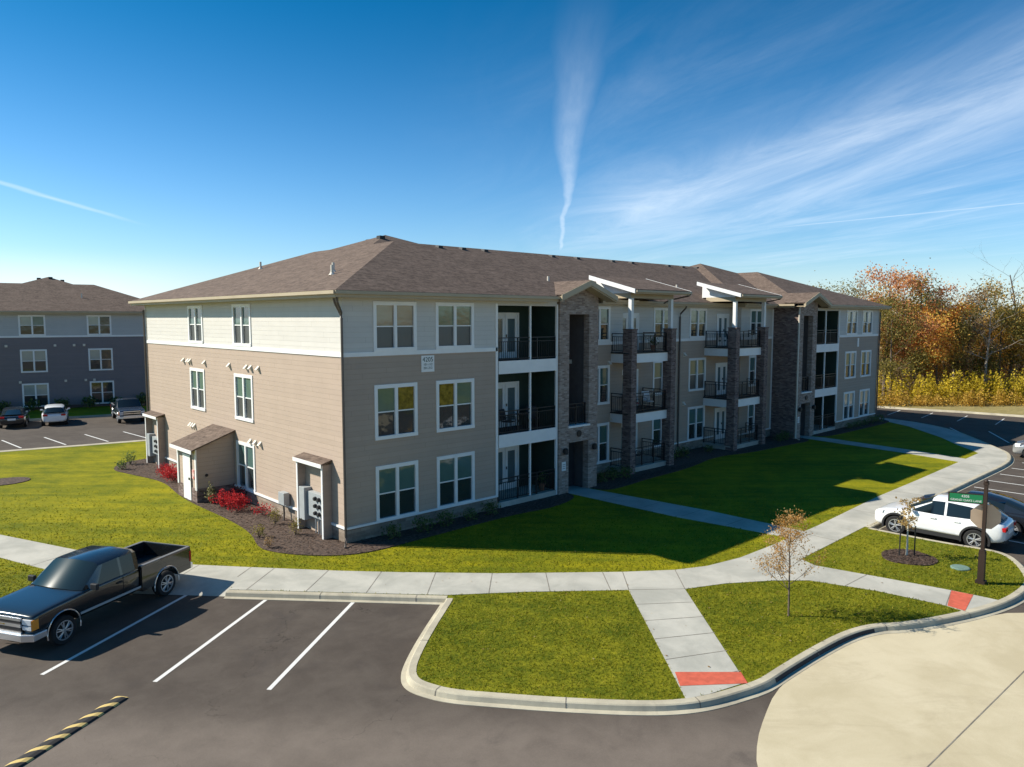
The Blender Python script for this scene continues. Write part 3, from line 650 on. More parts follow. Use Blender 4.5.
def build_roof(parent, simple=False):
    faces, eaves = roof_faces(); r = MB()
    for f in faces: r.poly(f)
    for f in faces: r.poly([(x, y, z_-0.05) for x, y, z_ in f][::-1])
    ro = r.build('roof', M_shingle, parent, fix=False)
    bm = bmesh.new(); bm.from_mesh(ro.data)
    for f in bm.faces:
        if (f.normal.z < 0) == (f.index < len(faces)): f.normal_flip()
    bm.to_mesh(ro.data); bm.free()
    fa = MB(); gu = MB()
    for p, q in eaves:
        a = Vector(p[:2]); b = Vector(q[:2]); u = (b-a).normalized(); c = (a+b)/2; Ln = (b-a).length
        n = Vector((u.y, -u.x)); cen = Vector((L_/2, W_/2))
        if n.dot(c-cen) < 0: n = -n
        if abs(u.y) > .9 and Ln < 3: n = Vector((1 if c.x < cen.x else -1, 0))
        cc = c-n*0.03; fa.obox((cc.x, cc.y, EAVE-0.135), u, Ln/2, 0.025, 0.115)
        cc = c+n*0.055; gu.obox((cc.x, cc.y, EAVE-0.075), u, Ln/2+0.05, 0.055, 0.06)
    fa.build('fascia', M_tan, parent); gu.build('gutter', M_tan, parent)
    s = MB(); zs = EAVE-0.23; xw = -OV+19.2
    pts = [(-OV, -OV), (10.55, -OV), (10.55, .02), (14.4, .02), (14.4, 1.2), (xw, 1.2), (xw, 2.05), (L_-xw, 2.05), (L_-xw, 1.2), (L_-14.4, 1.2), (L_-14.4, .02), (L_-10.55, .02), (L_-10.55, -OV), (L_+OV, -OV)]
    pts = pts+[(L_+OV, W_+OV), (L_-14.4, W_+OV), (L_-14.4, W_-1.2), (14.4, W_-1.2), (14.4, W_+OV), (-OV, W_+OV)]
    s.sheet([(x*0.9995+.01, y) for x, y in pts], zs); s.build('soffit', M_soffit, parent)
    return ro
def roof_z(x, y):
    mx = min(x, L_-x); my = min(y, W_-y)
    masses = [(-OV, 14.4, -OV), (-OV, -OV+19.2, 1.2), (-OV, L_, 2.05)]
    return max(EAVE+PITCHR*min(mx-a, b-mx if b < L_ else 99, my-c) for a, b, c in masses)

B = thing('apartment_building', 'three storey apartment building with taupe and cream siding, brick towers and brown hip roof', 'building', (0, 0, 0))
wl = Walls()
left_cols = [(7.68, 9.5), (13.15, 14.95)]
wl.panel((0, W_), (0, 0), ZG-.1, 8.9, [(W_-b, W_-a, z0, z1) for (a, b) in left_cols for (z0, z1) in (F1, F2, F3) if not (a > 10 and z0 < 1)])
colsA = [(1.32, 3.16), (4.18, 6.05)]
wl.panel((0, 0), (7.4, 0), ZG-.1, 8.9, [(a, b, z0, z1) for a, b in colsA for z0, z1 in (F1, F2, F3)])
wl.panel((41.06, 0), (L_, 0), ZG-.1, 8.9, [(L_-b-41.06, L_-a-41.06, z0, z1) for a, b in colsA for z0, z1 in (F1, F2, F3)])
wl.panel((13.85, 0), (13.85, 1.75), ZG-.1, 8.9); wl.panel((34.61, 1.75), (34.61, 0), ZG-.1, 8.9, tgt=wl.other)
wing = (15.35, 16.95)
wl.panel((13.85, 1.75), (18.1, 1.75), ZG-.1, 8.9, [(wing[0]-13.85, wing[1]-13.85, z0, z1) for z0, z1 in (F1, F2, F3)])
wl.panel((30.36, 1.75), (34.61, 1.75), ZG-.1, 8.9, [(L_-wing[1]-30.36, L_-wing[0]-30.36, z0, z1) for z0, z1 in (F1, F2, F3)])
wl.panel((18.1, 1.75), (18.1, 2.6), ZG-.1, 8.9); wl.panel((30.36, 2.6), (30.36, 1.75), ZG-.1, 8.9)
mids = [(22.05, 23.85), (25.75, 27.55)]
wl.panel((18.1, 2.6), (30.36, 2.6), ZG-.1, 8.9, [(a-18.1, b-18.1, z0, z1) for a, b in mids for z0, z1 in (F1, F2, F3)])
wl.panel((L_, 0), (L_, W_), ZG-.1, 8.9); wl.panel((L_, W_), (0, W_), ZG-.1, 8.9)
runs = [((0, W_), (0, 0)), ((0, 0), (7.4, 0)), ((41.06, 0), (L_, 0)), ((13.85, 1.75), (18.1, 1.75)), ((30.36, 1.75), (34.61, 1.75)), ((18.1, 2.6), (30.36, 2.6)), ((L_, 0), (L_, W_))]
for a, b in runs:
    wl.band(a, b, ZT0-0.02, ZT1, 0.035); wl.band(a, b, ZB-0.04, ZB+0.04, 0.06)
for (x, y) in ((0, 0), (0, W_), (L_, 0)):
    pass
def corner_post(x, y, z0, z1, wd=0.06): wl.trim.box(x-wd, x+wd, y-wd, y+wd, z0, z1)
for x in (7.36, 41.10): wl.trim.box(x-.06, x+.06, -.035, .06, ZB+.05, 8.74)
for x in (11.08, 37.38): wl.trim.box(x-.055, x+.055, -.03, .06, ZG, 8.74)
for x in (13.93, 34.53): wl.trim.box(x-.05, x+.05, 1.70, 1.78, ZB+.05, 8.74)
CBS = [(-.035, .075, -.035, .10), (L_-.075, L_+.035, -.035, .10), (-.035, .10, W_-.10, W_+.035)]
wl.up.build('upper_siding', M_up, B, fix=False); wl.lo.build('lower_siding', M_lo, B, fix=False)
wl.base.build('stone_base', M_stone, B, fix=False); wl.trim.build('trim', M_white, B)
for q_ in CBS:
    k = MB(); k.box(*q_, ZB+.045, ZT0-.025); k.build('corner_board', M_lo, B)
    k = MB(); k.box(*q_, ZT1+.003, 8.85); k.build('corner_board', M_up, B)
build_roof(B)
# windows
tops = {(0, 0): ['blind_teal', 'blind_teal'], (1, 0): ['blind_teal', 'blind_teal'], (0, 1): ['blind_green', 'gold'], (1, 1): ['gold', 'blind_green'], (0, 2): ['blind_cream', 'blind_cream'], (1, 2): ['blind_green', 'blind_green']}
for i, (a, b) in enumerate(colsA):
    for k, (z0, z1) in enumerate((F1, F2, F3)):
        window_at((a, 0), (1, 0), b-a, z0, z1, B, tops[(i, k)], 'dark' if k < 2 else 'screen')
        window_at((L_-b, 0), (1, 0), b-a, z0, z1, B, ['blind_green', 'pale'] if k else ['pale', 'pale'], 'dark')
for (a, b) in left_cols:
    for k, (z0, z1) in enumerate((F1, F2, F3)):
        if not (a > 10 and k == 0): window_at((0, b), (0, -1), b-a, z0, z1, B, 'blind_teal', 'screen' if k else 'dark')
for a, b in (wing, (L_-wing[1], L_-wing[0])):
    for k, (z0, z1) in enumerate((F1, F2, F3)): window_at((a, 1.75), (1, 0), b-a, z0, z1, B, 'blind_teal', 'dark')
for a, b in mids:
    for k, (z0, z1) in enumerate((F1, F2, F3)): window_at((a, 2.6), (1, 0), b-a, z0, z1, B, 'blind_green' if k else 'blind_teal', 'dark' if k != 1 else 'screen')
# recessed balconies
FL = (0.13, 3.08, 6.27)
def recess(x0, x1, mirror):
    d = 1.65; s = MB()
    s.quad((x0+.003, 0, ZG), (x0+.003, d, ZG), (x0+.003, d, 8.75), (x0+.003, 0, 8.75)); s.quad((x1-.003, d, ZG), (x1-.003, 0, ZG), (x1-.003, 0, 8.75), (x1-.003, d, 8.75))
    s.quad((x0, d, ZG), (x1, d, ZG), (x1, d, 8.75), (x0, d, 8.75)); s.quad((x0, 0, 8.70), (x0, d, 8.70), (x1, d, 8.70), (x1, 0, 8.70))
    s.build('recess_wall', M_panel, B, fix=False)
    hd = MB(); hd.box(x0+.004, x1-.004, .004, .30, 8.66, 8.858); hd.build('header', M_up, B)
    for k, z in enumerate(FL):
        bal = MB(); th = 0.52 if k else 0.25
        bal.box(x0+.01, x1-.01, 0.01, d-.01, z-th+.04, z)
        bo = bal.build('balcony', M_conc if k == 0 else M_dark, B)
        fb = MB(); fb.box(x0+.06 if not mirror else x0+.055, x1-.06, -.05, .008, z-th-(.02 if k else 0), z+.015)
        fb.build('balcony_fascia', M_white if k else M_conc, bo)
        pz = MB(); xm = x0+(2.02 if not mirror else x1-x0-2.02); top = (FL[k+1]-.55) if k < 2 else 8.69
        pz.box(xm-.04, xm+.04, .02, .10, z+.003, top); pz.build('post', M_white, bo)
        railing((x0+.06, .05), (x1-.06, .05), z+.003, bo)
        dx0 = x0+1.05 if not mirror else x1-1.05-1.75
        french_door((dx0, d-.01), (1, 0), 1.75, z+.005, B, 2.1)
recess(7.4, 11.1, False); recess(37.36, 41.06, True)
# stair towers
def tower(x0, x1):
    d = -0.12; t = Walls(); t.base = t.lo = t.up = MB(); o1, o2 = (x0+.65, x0+2.05)
    t.panel((x0, d), (x1, d), ZG-.1, 9.12, [(.65, 2.05, ZG-.1, 2.28), (.65, 2.05, 3.03, 8.3)], tgt=t.lo, depth=.35)
    xm = (x0+x1)/2; t.lo.poly([(x0, d, 9.12), (x1, d, 9.12), (x1, d, 9.3), (xm, d, 9.78), (x0, d, 9.3)])
    t.panel((x0, 0.0), (x0, d), ZG-.1, 9.2, tgt=t.lo); t.panel((x1, d), (x1, 1.75), ZG-.1, 8.78, tgt=t.lo)
    tw = t.lo.build('stair_tower', M_brick, B, fix=False)
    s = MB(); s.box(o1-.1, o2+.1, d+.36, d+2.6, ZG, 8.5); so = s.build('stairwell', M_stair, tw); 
    bm = bmesh.new(); bm.from_mesh(so.data)
    bmesh.ops.delete(bm, geom=[f for f in bm.faces if f.normal.y < -.9], context='FACES'); bm.to_mesh(so.data); bm.free()
    fl = MB(); fl.box(o1-.1, o2+.1, d+.37, d+2.55, 2.75, 3.02); fl.box(o1-.1, o2+.1, d+1.2, d+2.55, 5.9, 6.1); fl.build('landing', M_conc, tw)
    si = MB(); si.box(o1-.06, o2+.06, d-.06, d+.34, 2.98, 3.07); si.build('sill', M_white, tw)
    railing((o1+.02, d+.2), (o2-.02, d+.2), 3.07, tw)
    gd = MB(); gd.box(o1+.003, o2-.003, d+.9, d+.95, ZG+.02, 2.27); gd.build('entry_door', M_dark, tw)
    for xx in (x0+.32, x1-.32):
        l_ = MB(); l_.lathe([(.05, 0), (.11, .02), (.11, .26), (.06, .30)], (xx, d-.13, 1.78), (0, 0, 1), 10); l_.box(xx-.04, xx+.04, d-.05, d, 1.86, 2.0); l_.build('wall_lamp', M_black, tw)
    e = MB(); e.lathe([(.13, 0), (.16, .03), (.15, .06)], (xm, d, 2.66), (0, -1, 0), 14); e.build('alarm_bell', M_black, tw)
    p = MB(); p.box(x0+.18, x0+.44, d-.025, d-.002, 1.0, 1.42); pl = p.build('notice_plaque', M_white, tw)
    q = MB()
    for r_ in range(3): q.box(x0+.22, x0+.40, d-.028, d-.0255, 1.10+.09*r_, 1.14+.09*r_)
    q.build('plaque_lines', M_grey, pl)
    # little gable over the tower
    gx0, gx1, ga, ge, y0 = xm-1.95, xm+1.95, 9.87, 9.16, -.80
    yb = lambda z: -OV+(z-EAVE)/PITCHR+.05
    gr = MB()
    for sgn, gx in ((0, gx0), (1, gx1)):
        inner = (gx > xm) == (xm < L_/2)
        tp = [(gx, y0, ge), (xm, y0, ga), (xm, yb(ga)+(.1 if inner else 0), ga), (gx, .7 if inner else yb(ge), ge)]
        gr.poly(tp if sgn else tp[::-1]); gr.poly([(x, y, z-.06) for x, y, z in (tp[::-1] if sgn else tp)])
    go = gr.build('gable_roof', M_shingle, tw, fix=True)
    rk = MB()
    for gx in (gx0, gx1):
        for (o0, o1_, h0, h1) in ((-.03, .02, -.24, -.005), (.02, .12, -.30, -.07)):
            a = (gx, y0+o0, ge); b = (xm, y0+o0, ga)
            rk.add([(a[0], a[1], a[2]+h0), (b[0], b[1], b[2]+h0), (b[0], b[1], b[2]+h1), (a[0], a[1], a[2]+h1), (a[0], y0+o1_, a[2]+h0), (b[0], y0+o1_, b[2]+h0), (b[0], y0+o1_, b[2]+h1), (a[0], y0+o1_, a[2]+h1)],
                   [(0, 1, 2, 3), (4, 7, 6, 5), (0, 4, 5, 1), (3, 2, 6, 7), (0, 3, 7, 4), (1, 5, 6, 2)])
        sx = 1 if gx < xm else -1
        rk.quad((gx, y0+.1, ge-.26), (xm, y0+.1, ga-.26), (xm, d+.0, ga-.26), (gx, d+.0, ge-.26))
    rk.build('rake_board', M_tan, go)
tower(11.15, 13.85); tower(L_-13.85, L_-11.15)
wl.other.build('tower_side_brick', M_pier, B)
# projecting balcony bays with brick piers and shed roofs
def bay(xl, xr, door):
    pw, y0, y1, yb = 0.44, 0.36, 0.92, 2.6
    for k, z in enumerate(FL):
        th = 0.50 if k else 0.22
        bm_ = MB(); bm_.box(xl+.02, xr-.02, .60, yb-.003, z-th, z-.02)
        bo = bm_.build('balcony', M_white if k else M_conc, B)
        dk = MB(); dk.box(xl-.02, xr+.02, .56, yb-.004, z-.018, z+.04); dk.build('deck_edge', M_plastic if k else M_conc, bo)
        railing((xl+pw, .70), (xr-pw, .70), z+.042, bo); railing((xl+.08, .95), (xl+.08, yb-.05), z+.042, bo); railing((xr-.08, .95), (xr-.08, yb-.05), z+.042, bo)
        french_door((door[0], yb-.005), (1, 0), door[1]-door[0], z+.045, B, 2.1, 'door')
    for x in (xl, xr-pw):
        p = MB(); p.box(x, x+pw, y0, y1, ZG-.1, 7.50); pr = p.build('brick_pier', M_pier, B)
        c = MB(); c.box(x-.03, x+pw+.03, y0-.03, y1+.03, 7.503, 7.56); c.build('pier_cap', M_pier, pr)
        w_ = MB(); w_.box(x+.12, x+pw-.12, y0+.15, y0+.35, 7.563, 9.16); w_.build('post', M_white, pr)
    # shed roof
    sx0, sx1, fy, by, fz, sl = xl-.42, xr+.62, -.10, 2.95, 9.60, .262
    zz = lambda y: fz+sl*(y-fy)
    r = MB(); r.add([(sx0, fy, zz(fy)), (sx1, fy, zz(fy)), (sx1, by, zz(by)), (sx0, by, zz(by))]+[(sx0, fy, zz(fy)-.05), (sx1, fy, zz(fy)-.05), (sx1, by, zz(by)-.05), (sx0, by, zz(by)-.05)],
        [(0, 1, 2, 3), (4, 7, 6, 5), (0, 4, 5, 1), (1, 5, 6, 2), (2, 6, 7, 3), (3, 7, 4, 0)])
    ro = r.build('shed_roof', M_shingle, B)
    for x in (sx0, sx1):
        k = MB(); a0, a1 = x-.025, x+.025
        k.add([(a, y, zz(y)+dz) for a in (a0, a1) for y in (fy-.03, by) for dz in (-.21, .012)], [(0, 1, 3, 2), (4, 6, 7, 5), (0, 4, 5, 1), (2, 3, 7, 6), (0, 2, 6, 4), (1, 5, 7, 3)]); k.build('rake_board', M_white, ro)
    k = MB(); k.box(sx0+.03, sx1-.03, fy-.03, fy+.0, fz-.23, fz-.045); k.box(sx0+.03, sx1-.03, fy-.14, fy-.033, fz-.16, fz-.05); k.build('gutter', M_tan, ro)
    k = MB(); k.box(xl+.10, xr-.10, .52, .70, 9.163, 9.42); k.box(xl+.10, xl+.28, .703, 2.6, 9.163, 9.42); k.box(xr-.28, xr-.10, .703, 2.6, 9.163, 9.42); k.build('beam', M_tan, ro)
    k = MB()
    for x in (xl+.13, xr-.13):
        k.add([(x-.015, .55, 9.423), (x-.015, 2.9, 9.423), (x-.015, 2.9, zz(2.9)-.06), (x-.015, .55, zz(.55)-.06), (x+.015, .55, 9.423), (x+.015, 2.9, 9.423), (x+.015, 2.9, zz(2.9)-.06), (x+.015, .55, zz(.55)-.06)],
              [(0, 1, 2, 3), (4, 7, 6, 5), (0, 4, 5, 1), (2, 6, 7, 3), (0, 3, 7, 4), (1, 5, 6, 2)])
    k.box(xl+.15, xr-.15, 2.88, 2.92, 9.2, zz(2.9)-.06)
    k.build('side_infill', M_white, ro)
    k = MB(); k.quad((xl+.2, .6, 9.18), (xr-.2, .6, 9.18), (xr-.2, 2.6, 9.18), (xl+.2, 2.6, 9.18)); k.build('ceiling', M_soffit, ro)
bay(17.1, 21.06, (18.55, 20.55)); bay(27.4, 31.36, (28.75, 30.2))
# downspouts
ds = MB()
def spout(pts, r=0.045, parent=B, m=M_brown):
    d = MB(); d.tube(pts, r, 6); return d.build('downspout', m, parent)
spout([(-.50, -.50, 8.82), (-.45, -.45, 8.66), (-.10, -.10, 8.30), (-.085, -.085, 8.1), (-.085, -.085, 0.15), (-.35, -.5, ZG+.05)], .05)
spout([(-.50, -.30, 8.80), (-.45, -.28, 8.64), (-.12, .02, 8.36), (-.08, -.05, 8.2)], .04)
spout([(24.6, 2.10, 8.85), (24.6, 2.15, 8.72), (24.6, 2.50, 8.40), (24.6, 2.53, 8.2), (24.6, 2.53, .3), (24.6, 2.2, 0.0)], .05)
spout([(-.10, W_+.06, 8.6), (-.10, W_+.06, 0.1), (-.3, W_-.2, ZG+.05)], .05)
spout([(L_+.08, -.08, 8.6), (L_+.08, -.08, 0.1)], .05)
spout([(34.5, -.18, 8.9), (34.52, -.16, 8.6), (34.52, -.16, 0.0), (34.4, -.5, ZG+.05)], .05, m=M_vent)
for xx, yy in ((21.6, -.16), (31.95, -.16)): spout([(xx, yy, 9.45), (xx, yy+.1, 9.35), (xx-.35, 1.0, 9.12), (xx-.45, 1.3, 8.95)], .04)
# building number boards
def board(x, txt):
    b_ = MB(); b_.box(x, x+.62, -.03, -.006, 6.02, 6.66); bo = b_.build('number_board', M_white, B)
    def word(s_, sz, cx, cz, m):
        cu = bpy.data.curves.new('lettering', 'FONT'); cu.body = s_; cu.size = sz; cu.align_x = 'CENTER'; cu.extrude = .002
        tmp = bpy.data.objects.new('lettering', cu); COL.objects.link(tmp)
        dg = bpy.context.evaluated_depsgraph_get(); me = bpy.data.meshes.new_from_object(tmp.evaluated_get(dg))
        bpy.data.objects.remove(tmp); o = bpy.data.objects.new('lettering', me); COL.objects.link(o); me.materials.append(m)
        o.rotation_euler = (R(90), 0, 0); o.location = (cx, -.0335, cz); o.parent = bo
    word(txt, .26, x+.31, 6.42, mat('sign_ink', (0.03, 0.07, 0.06), 0.6))
    word('101-112', .13, x+.31, 6.27, MATS['sign_ink']); word('201-312', .13, x+.31, 6.13, MATS['sign_ink'])
b_plain = MB(); b_plain.box(L_-4.0, L_-3.72, -.03, -.006, 5.95, 6.62); b_plain.build('number_board', M_white, B)
board(3.42, '4205')
# small wall vents and lights
def vent(x, y, z, n, s=1.0):
    v = MB(); c = Vector((x, y, z)); u = (n[1], -n[0])
    c2 = c+Vector((n[0], n[1], 0))*.07; v.obox(c+Vector((n[0], n[1], 0))*.012, u, .10*s, .010, .11*s)
    uu = Vector((u[0], u[1], 0)); nn = Vector((n[0], n[1], 0))
    a = [c+uu*(.085*s*k) for k in (-1, 1)]
    v.add([a[0]+nn*.02+Vector((0, 0, .09*s)), a[1]+nn*.02+Vector((0, 0, .09*s)), a[1]+nn*.16*s+Vector((0, 0, -.06*s)), a[0]+nn*.16*s+Vector((0, 0, -.06*s)), a[0]+nn*.02+Vector((0, 0, -.08*s)), a[1]+nn*.02+Vector((0, 0, -.08*s))],
          [(0, 1, 2, 3), (2, 5, 4, 3), (0, 3, 4), (1, 5, 2)])
    return v.build('wall_vent', M_vent, B)
for z, ys in ((5.98, (15.85, 15.2, 14.9, 13.0, 10.05, 8.2, 7.75, 7.0)), (2.72, (15.2, 14.9, 14.6, 8.0, 7.5, 7.0))):
    for y in ys: vent(0, y, z, (-1, 0))
for x, y, z in ((16.95, 1.75, 5.75), (17.2, 1.75, 2.75), (25.2, 2.6, 5.9), (25.2, 2.6, 2.85), (23.9, 2.6, 2.75), (33.4, 1.75, 6.3), (33.4, 1.75, 3.05)): vent(x, y, z, (0, -1), 1.1)
# roof vents and pipes
for x in (10.6, 12.3, 14.0, 15.7, 21.5, 23.9, 27.6, 29.8, 34.3, 36.2, 38.2): 
    v = MB(); y = W_/2-.45; z = roof_z(x, y); v.add([(x-.17, y-.17, z-.07), (x+.17, y-.17, z-.07), (x+.17, y+.17, z+.0), (x-.17, y+.17, z+.0), (x-.14, y-.16, z+.08), (x+.14, y-.16, z+.08), (x+.14, y+.15, z+.12), (x-.14, y+.15, z+.12)], [(0, 3, 2, 1), (4, 5, 6, 7), (0, 1, 5, 4), (1, 2, 6, 5), (2, 3, 7, 6), (3, 0, 4, 7)]); v.build('roof_vent', M_plastic, B)
for y in (10.0, 11.7, 12.7):
    v = MB(); x = 8.2 if y < 11 else 8.6; z = roof_z(x, y); v.obox((x, y, z+.03), (1, 0), .16, .16, .09); v.build('roof_vent', M_plastic, B)
for x, y in ((4.0, 15.3), (1.9, 3.9), (1.5, 3.3), (14.0, 3.4), (19.6, 4.6), (24.2, 4.0), (26.6, 4.2)):
    v = MB(); z = roof_z(x, y); v.tube([(x, y, z-.1), (x, y, z+.38)], .06, 8); v.lathe([(.15, 0), (.07, .1)], (x, y, z-.02), (0, 0, 1), 8); v.build('vent_pipe', M_vent, B)
# utility closet on the end wall
cx0, cy0, cy1 = -1.72, 9.85, 12.1
c = Walls(); c.up = c.lo
hs_ = lambda x: 3.05+.40*(x+0.0) if False else 2.95+0.36*x
c.lo.poly([(cx0, cy0, ZB+.05), (-.003, cy0, ZB+.05), (-.003, cy0, hs_(0)), (cx0, cy0, hs_(cx0))]); c.lo.poly([(-.003, cy1, ZB), (cx0, cy1, ZB), (cx0, cy1, hs_(cx0)), (-.003, cy1, hs_(0))])
c.lo.poly([(cx0, cy1, ZB), (cx0, cy0, ZB), (cx0, cy0, hs_(cx0)), (cx0, cy1, hs_(cx0))])
cl_ = c.lo.build('utility_closet', M_lo, B, fix=False)
k = MB(); k.box(cx0-.04, -.003, cy0-.04, cy1+.04, ZG-.1, ZB+.06); k.build('closet_base', M_pier, cl_)
k = MB(); o = .28; zz = lambda x: hs_(x)+.02
k.add([(cx0-o, cy0-.2, zz(cx0-o)), (-.003, cy0-.2, zz(0)), (-.003, cy1+.2, zz(0)), (cx0-o, cy1+.2, zz(cx0-o))]+[(cx0-o, cy0-.2, zz(cx0-o)+.07), (-.003, cy0-.2, zz(0)+.07), (-.003, cy1+.2, zz(0)+.07), (cx0-o, cy1+.2, zz(cx0-o)+.07)],
      [(0, 3, 2, 1), (4, 5, 6, 7), (0, 1, 5, 4), (1, 2, 6, 5), (2, 3, 7, 6), (3, 0, 4, 7)]); k.build('closet_roof', M_shingle, cl_)
k = MB(); k.box(cx0-o-.03, cx0-o-.003, cy0-.22, cy1+.22, zz(cx0-o)-.10, zz(cx0-o)+.06); k.build('closet_fascia', M_white, cl_)
k = MB(); k.box(cx0-.055, cx0-.003, cy0-.055, cy0+.09, ZB+.004, hs_(cx0)); k.box(cx0-.055, cx0-.003, cy1-.09, cy1+.055, ZB+.004, hs_(cx0)); k.build('closet_trim', M_white, cl_)
k = MB(); k.box(cx0-.07, cx0-.045, 10.45, 11.35, ZG+.02, 1.98); dd = k.build('closet_door', M_white, cl_)
k = MB(); k.box(cx0-.12, cx0-.073, 10.53, 10.58, .85, .95); k.build('handle', M_black, dd)
k = MB(); k.box(cx0-.05, cx0-.006, 10.08, 10.30, .95, 1.35); k.build('notice_sign', mat('notice_red_white', (0.75, 0.62, 0.58), 0.6, col2=(0.55, 0.10, 0.08), vscale=7), cl_)
k = MB(); k.lathe([(.05, 0), (.07, .03), (.05, .09)], (-1.3, cy0-.0, 1.1), (0, -1, 0), 10); k.build('hose_bib', M_black, cl_)
# meter shelters
def meters(y0, y1, n):
    k = MB(); d = .36; hz = 2.70
    k.box(-.05, -.004, y0+.04, y1-.04, ZG-.05, hz)
    for y in (y0, y1): k.box(-d, -.003, y-.035, y+.035, ZG-.05, hz)
    s = k.build('meter_shelter', M_lo, B)
    for y in (y0, y1):
        q = MB(); q.box(-d-.03, -d-.003, y-.05, y+.05, ZG-.05, hz); q.build('shelter_post', M_white, s)
    k = MB(); k.add([(-d-.1, y0-.12, hz+.0), (-.003, y0-.12, hz+.12), (-.003, y1+.12, hz+.12), (-d-.1, y1+.12, hz)]+[(-d-.1, y0-.12, hz+.06), (-.003, y0-.12, hz+.18), (-.003, y1+.12, hz+.18), (-d-.1, y1+.12, hz+.06)],
       [(0, 3, 2, 1), (4, 5, 6, 7), (0, 1, 5, 4), (1, 2, 6, 5), (2, 3, 7, 6), (3, 0, 4, 7)]); k.build('shelter_roof', M_shingle, s)
    k = MB(); k.box(-d-.125, -d-.103, y0-.13, y1+.13, hz-.09, hz+.05); k.build('shelter_fascia', M_white, s)
    yy = y1-.12
    k = MB(); k.box(-.38, -.05, yy-.42, yy, .35, 1.62); k.build('panel_box', M_grey, s, bevel=.01)
    k = MB(); k.box(-.26, -.05, y0+.25, yy-.46, .55, 1.50); mb_ = k.build('meter_bank', M_grey, s, bevel=.01)
    for i in range(3):
        for j in range(2):
            q = MB(); q.lathe([(.075, 0), (.085, .05), (.06, .11)], (-.26, y0+.42+j*.28, .75+.28*i), (-1, 0, 0), 12); q.build('meter', M_plastic, mb_)
    q = MB()
    for j in range(4): q.tube([(-.15, y0+.35+.2*j, .55), (-.15, y0+.35+.2*j, ZG)], .03, 6)
    q.build('conduit', M_grey, s)
meters(1.05, 3.0, 6); meters(19.2, 21.2, 6)
k = MB(); k.box(-.30, -.05, 4.35, 4.85, .55, 1.05); db = k.build('disconnect_box', M_grey, B, bevel=.01)
k = MB(); k.tube([(-.2, 4.6, .55), (-.2, 4.55, .2), (-.25, 4.5, ZG)], .04, 6); k.build('conduit', M_brown, db)

# the second apartment building beyond the left lot
B2 = thing('apartment_building', 'second apartment building, shaded, behind the left parking lot, dark grey siding over stone', 'building')
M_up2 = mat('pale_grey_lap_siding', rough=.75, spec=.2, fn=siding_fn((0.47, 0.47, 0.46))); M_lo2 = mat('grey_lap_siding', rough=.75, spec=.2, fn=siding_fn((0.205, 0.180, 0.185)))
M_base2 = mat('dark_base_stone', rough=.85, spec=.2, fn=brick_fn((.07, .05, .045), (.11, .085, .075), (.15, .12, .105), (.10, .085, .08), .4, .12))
yaw2 = R(-13.0); dirr = Vector((math.cos(yaw2), math.sin(yaw2))); ctr = Vector((1.6, 54.5)); org = ctr+dirr*10.8
B2.location = (org.x, org.y, -.31); B2.rotation_euler = (0, 0, yaw2+R(90)); B2.scale = (1, 1, 1)
w2 = Walls(); cols2 = [(5.75, 7.65), (11.0, 12.95)]
w2.panel((0, W_), (0, 0), ZG-.1, 8.9, [(W_-b, W_-a, z0, z1) for (a, b) in cols2 for (z0, z1) in (F1, F2, F3)])
for a, b in (((0, 0), (14, 0)), ((14, 0), (14, 2)), ((14, 2), (L_, 2)), ((L_, W_), (0, W_)), ((L_, 2), (L_, W_))): w2.panel(a, b, ZG-.1, 8.9)
w2.band((0, W_), (0, 0), ZT0-.02, ZT1, .035)
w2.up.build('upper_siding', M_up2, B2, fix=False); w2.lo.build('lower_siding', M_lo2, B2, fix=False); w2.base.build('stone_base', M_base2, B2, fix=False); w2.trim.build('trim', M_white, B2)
build_roof(B2)
for (a, b) in cols2:
    for k_, (z0, z1) in enumerate((F1, F2, F3)): window_at((0, b), (0, -1), b-a, z0, z1, B2, (['pale', 'blind_teal'] if k_ == 2 else ['pale', 'pale']) if a > 10 else ['pale', 'dark'] if k_ else ['dark', 'dark'], 'dark')
for z, ys in ((5.98, (16.5, 15.8, 14.0, 10.3, 8.8, 8.0)), (2.72, (16.6, 15.7, 14.9, 13.1, 9.6, 8.0, 7.3))):
    for y in ys:
        v = MB(); v.obox((-.06, y, z), (0, 1), .10, .05, .10); v.build('wall_vent', M_vent, B2)
for x, y in ((8.5, 11.6), (8.5, 10.6), (8.4, 9.6)):
    v = MB(); v.obox((x, y, roof_z(x, y)+.05), (1, 0), .17, .17, .10); v.build('roof_vent', M_plastic, B2)
v = MB(); v.tube([(3.0, 8.0, roof_z(3.0, 8.0)-.1), (3.0, 8.0, roof_z(3.0, 8.0)+.4)], .06, 6); v.build('vent_pipe', M_vent, B2)

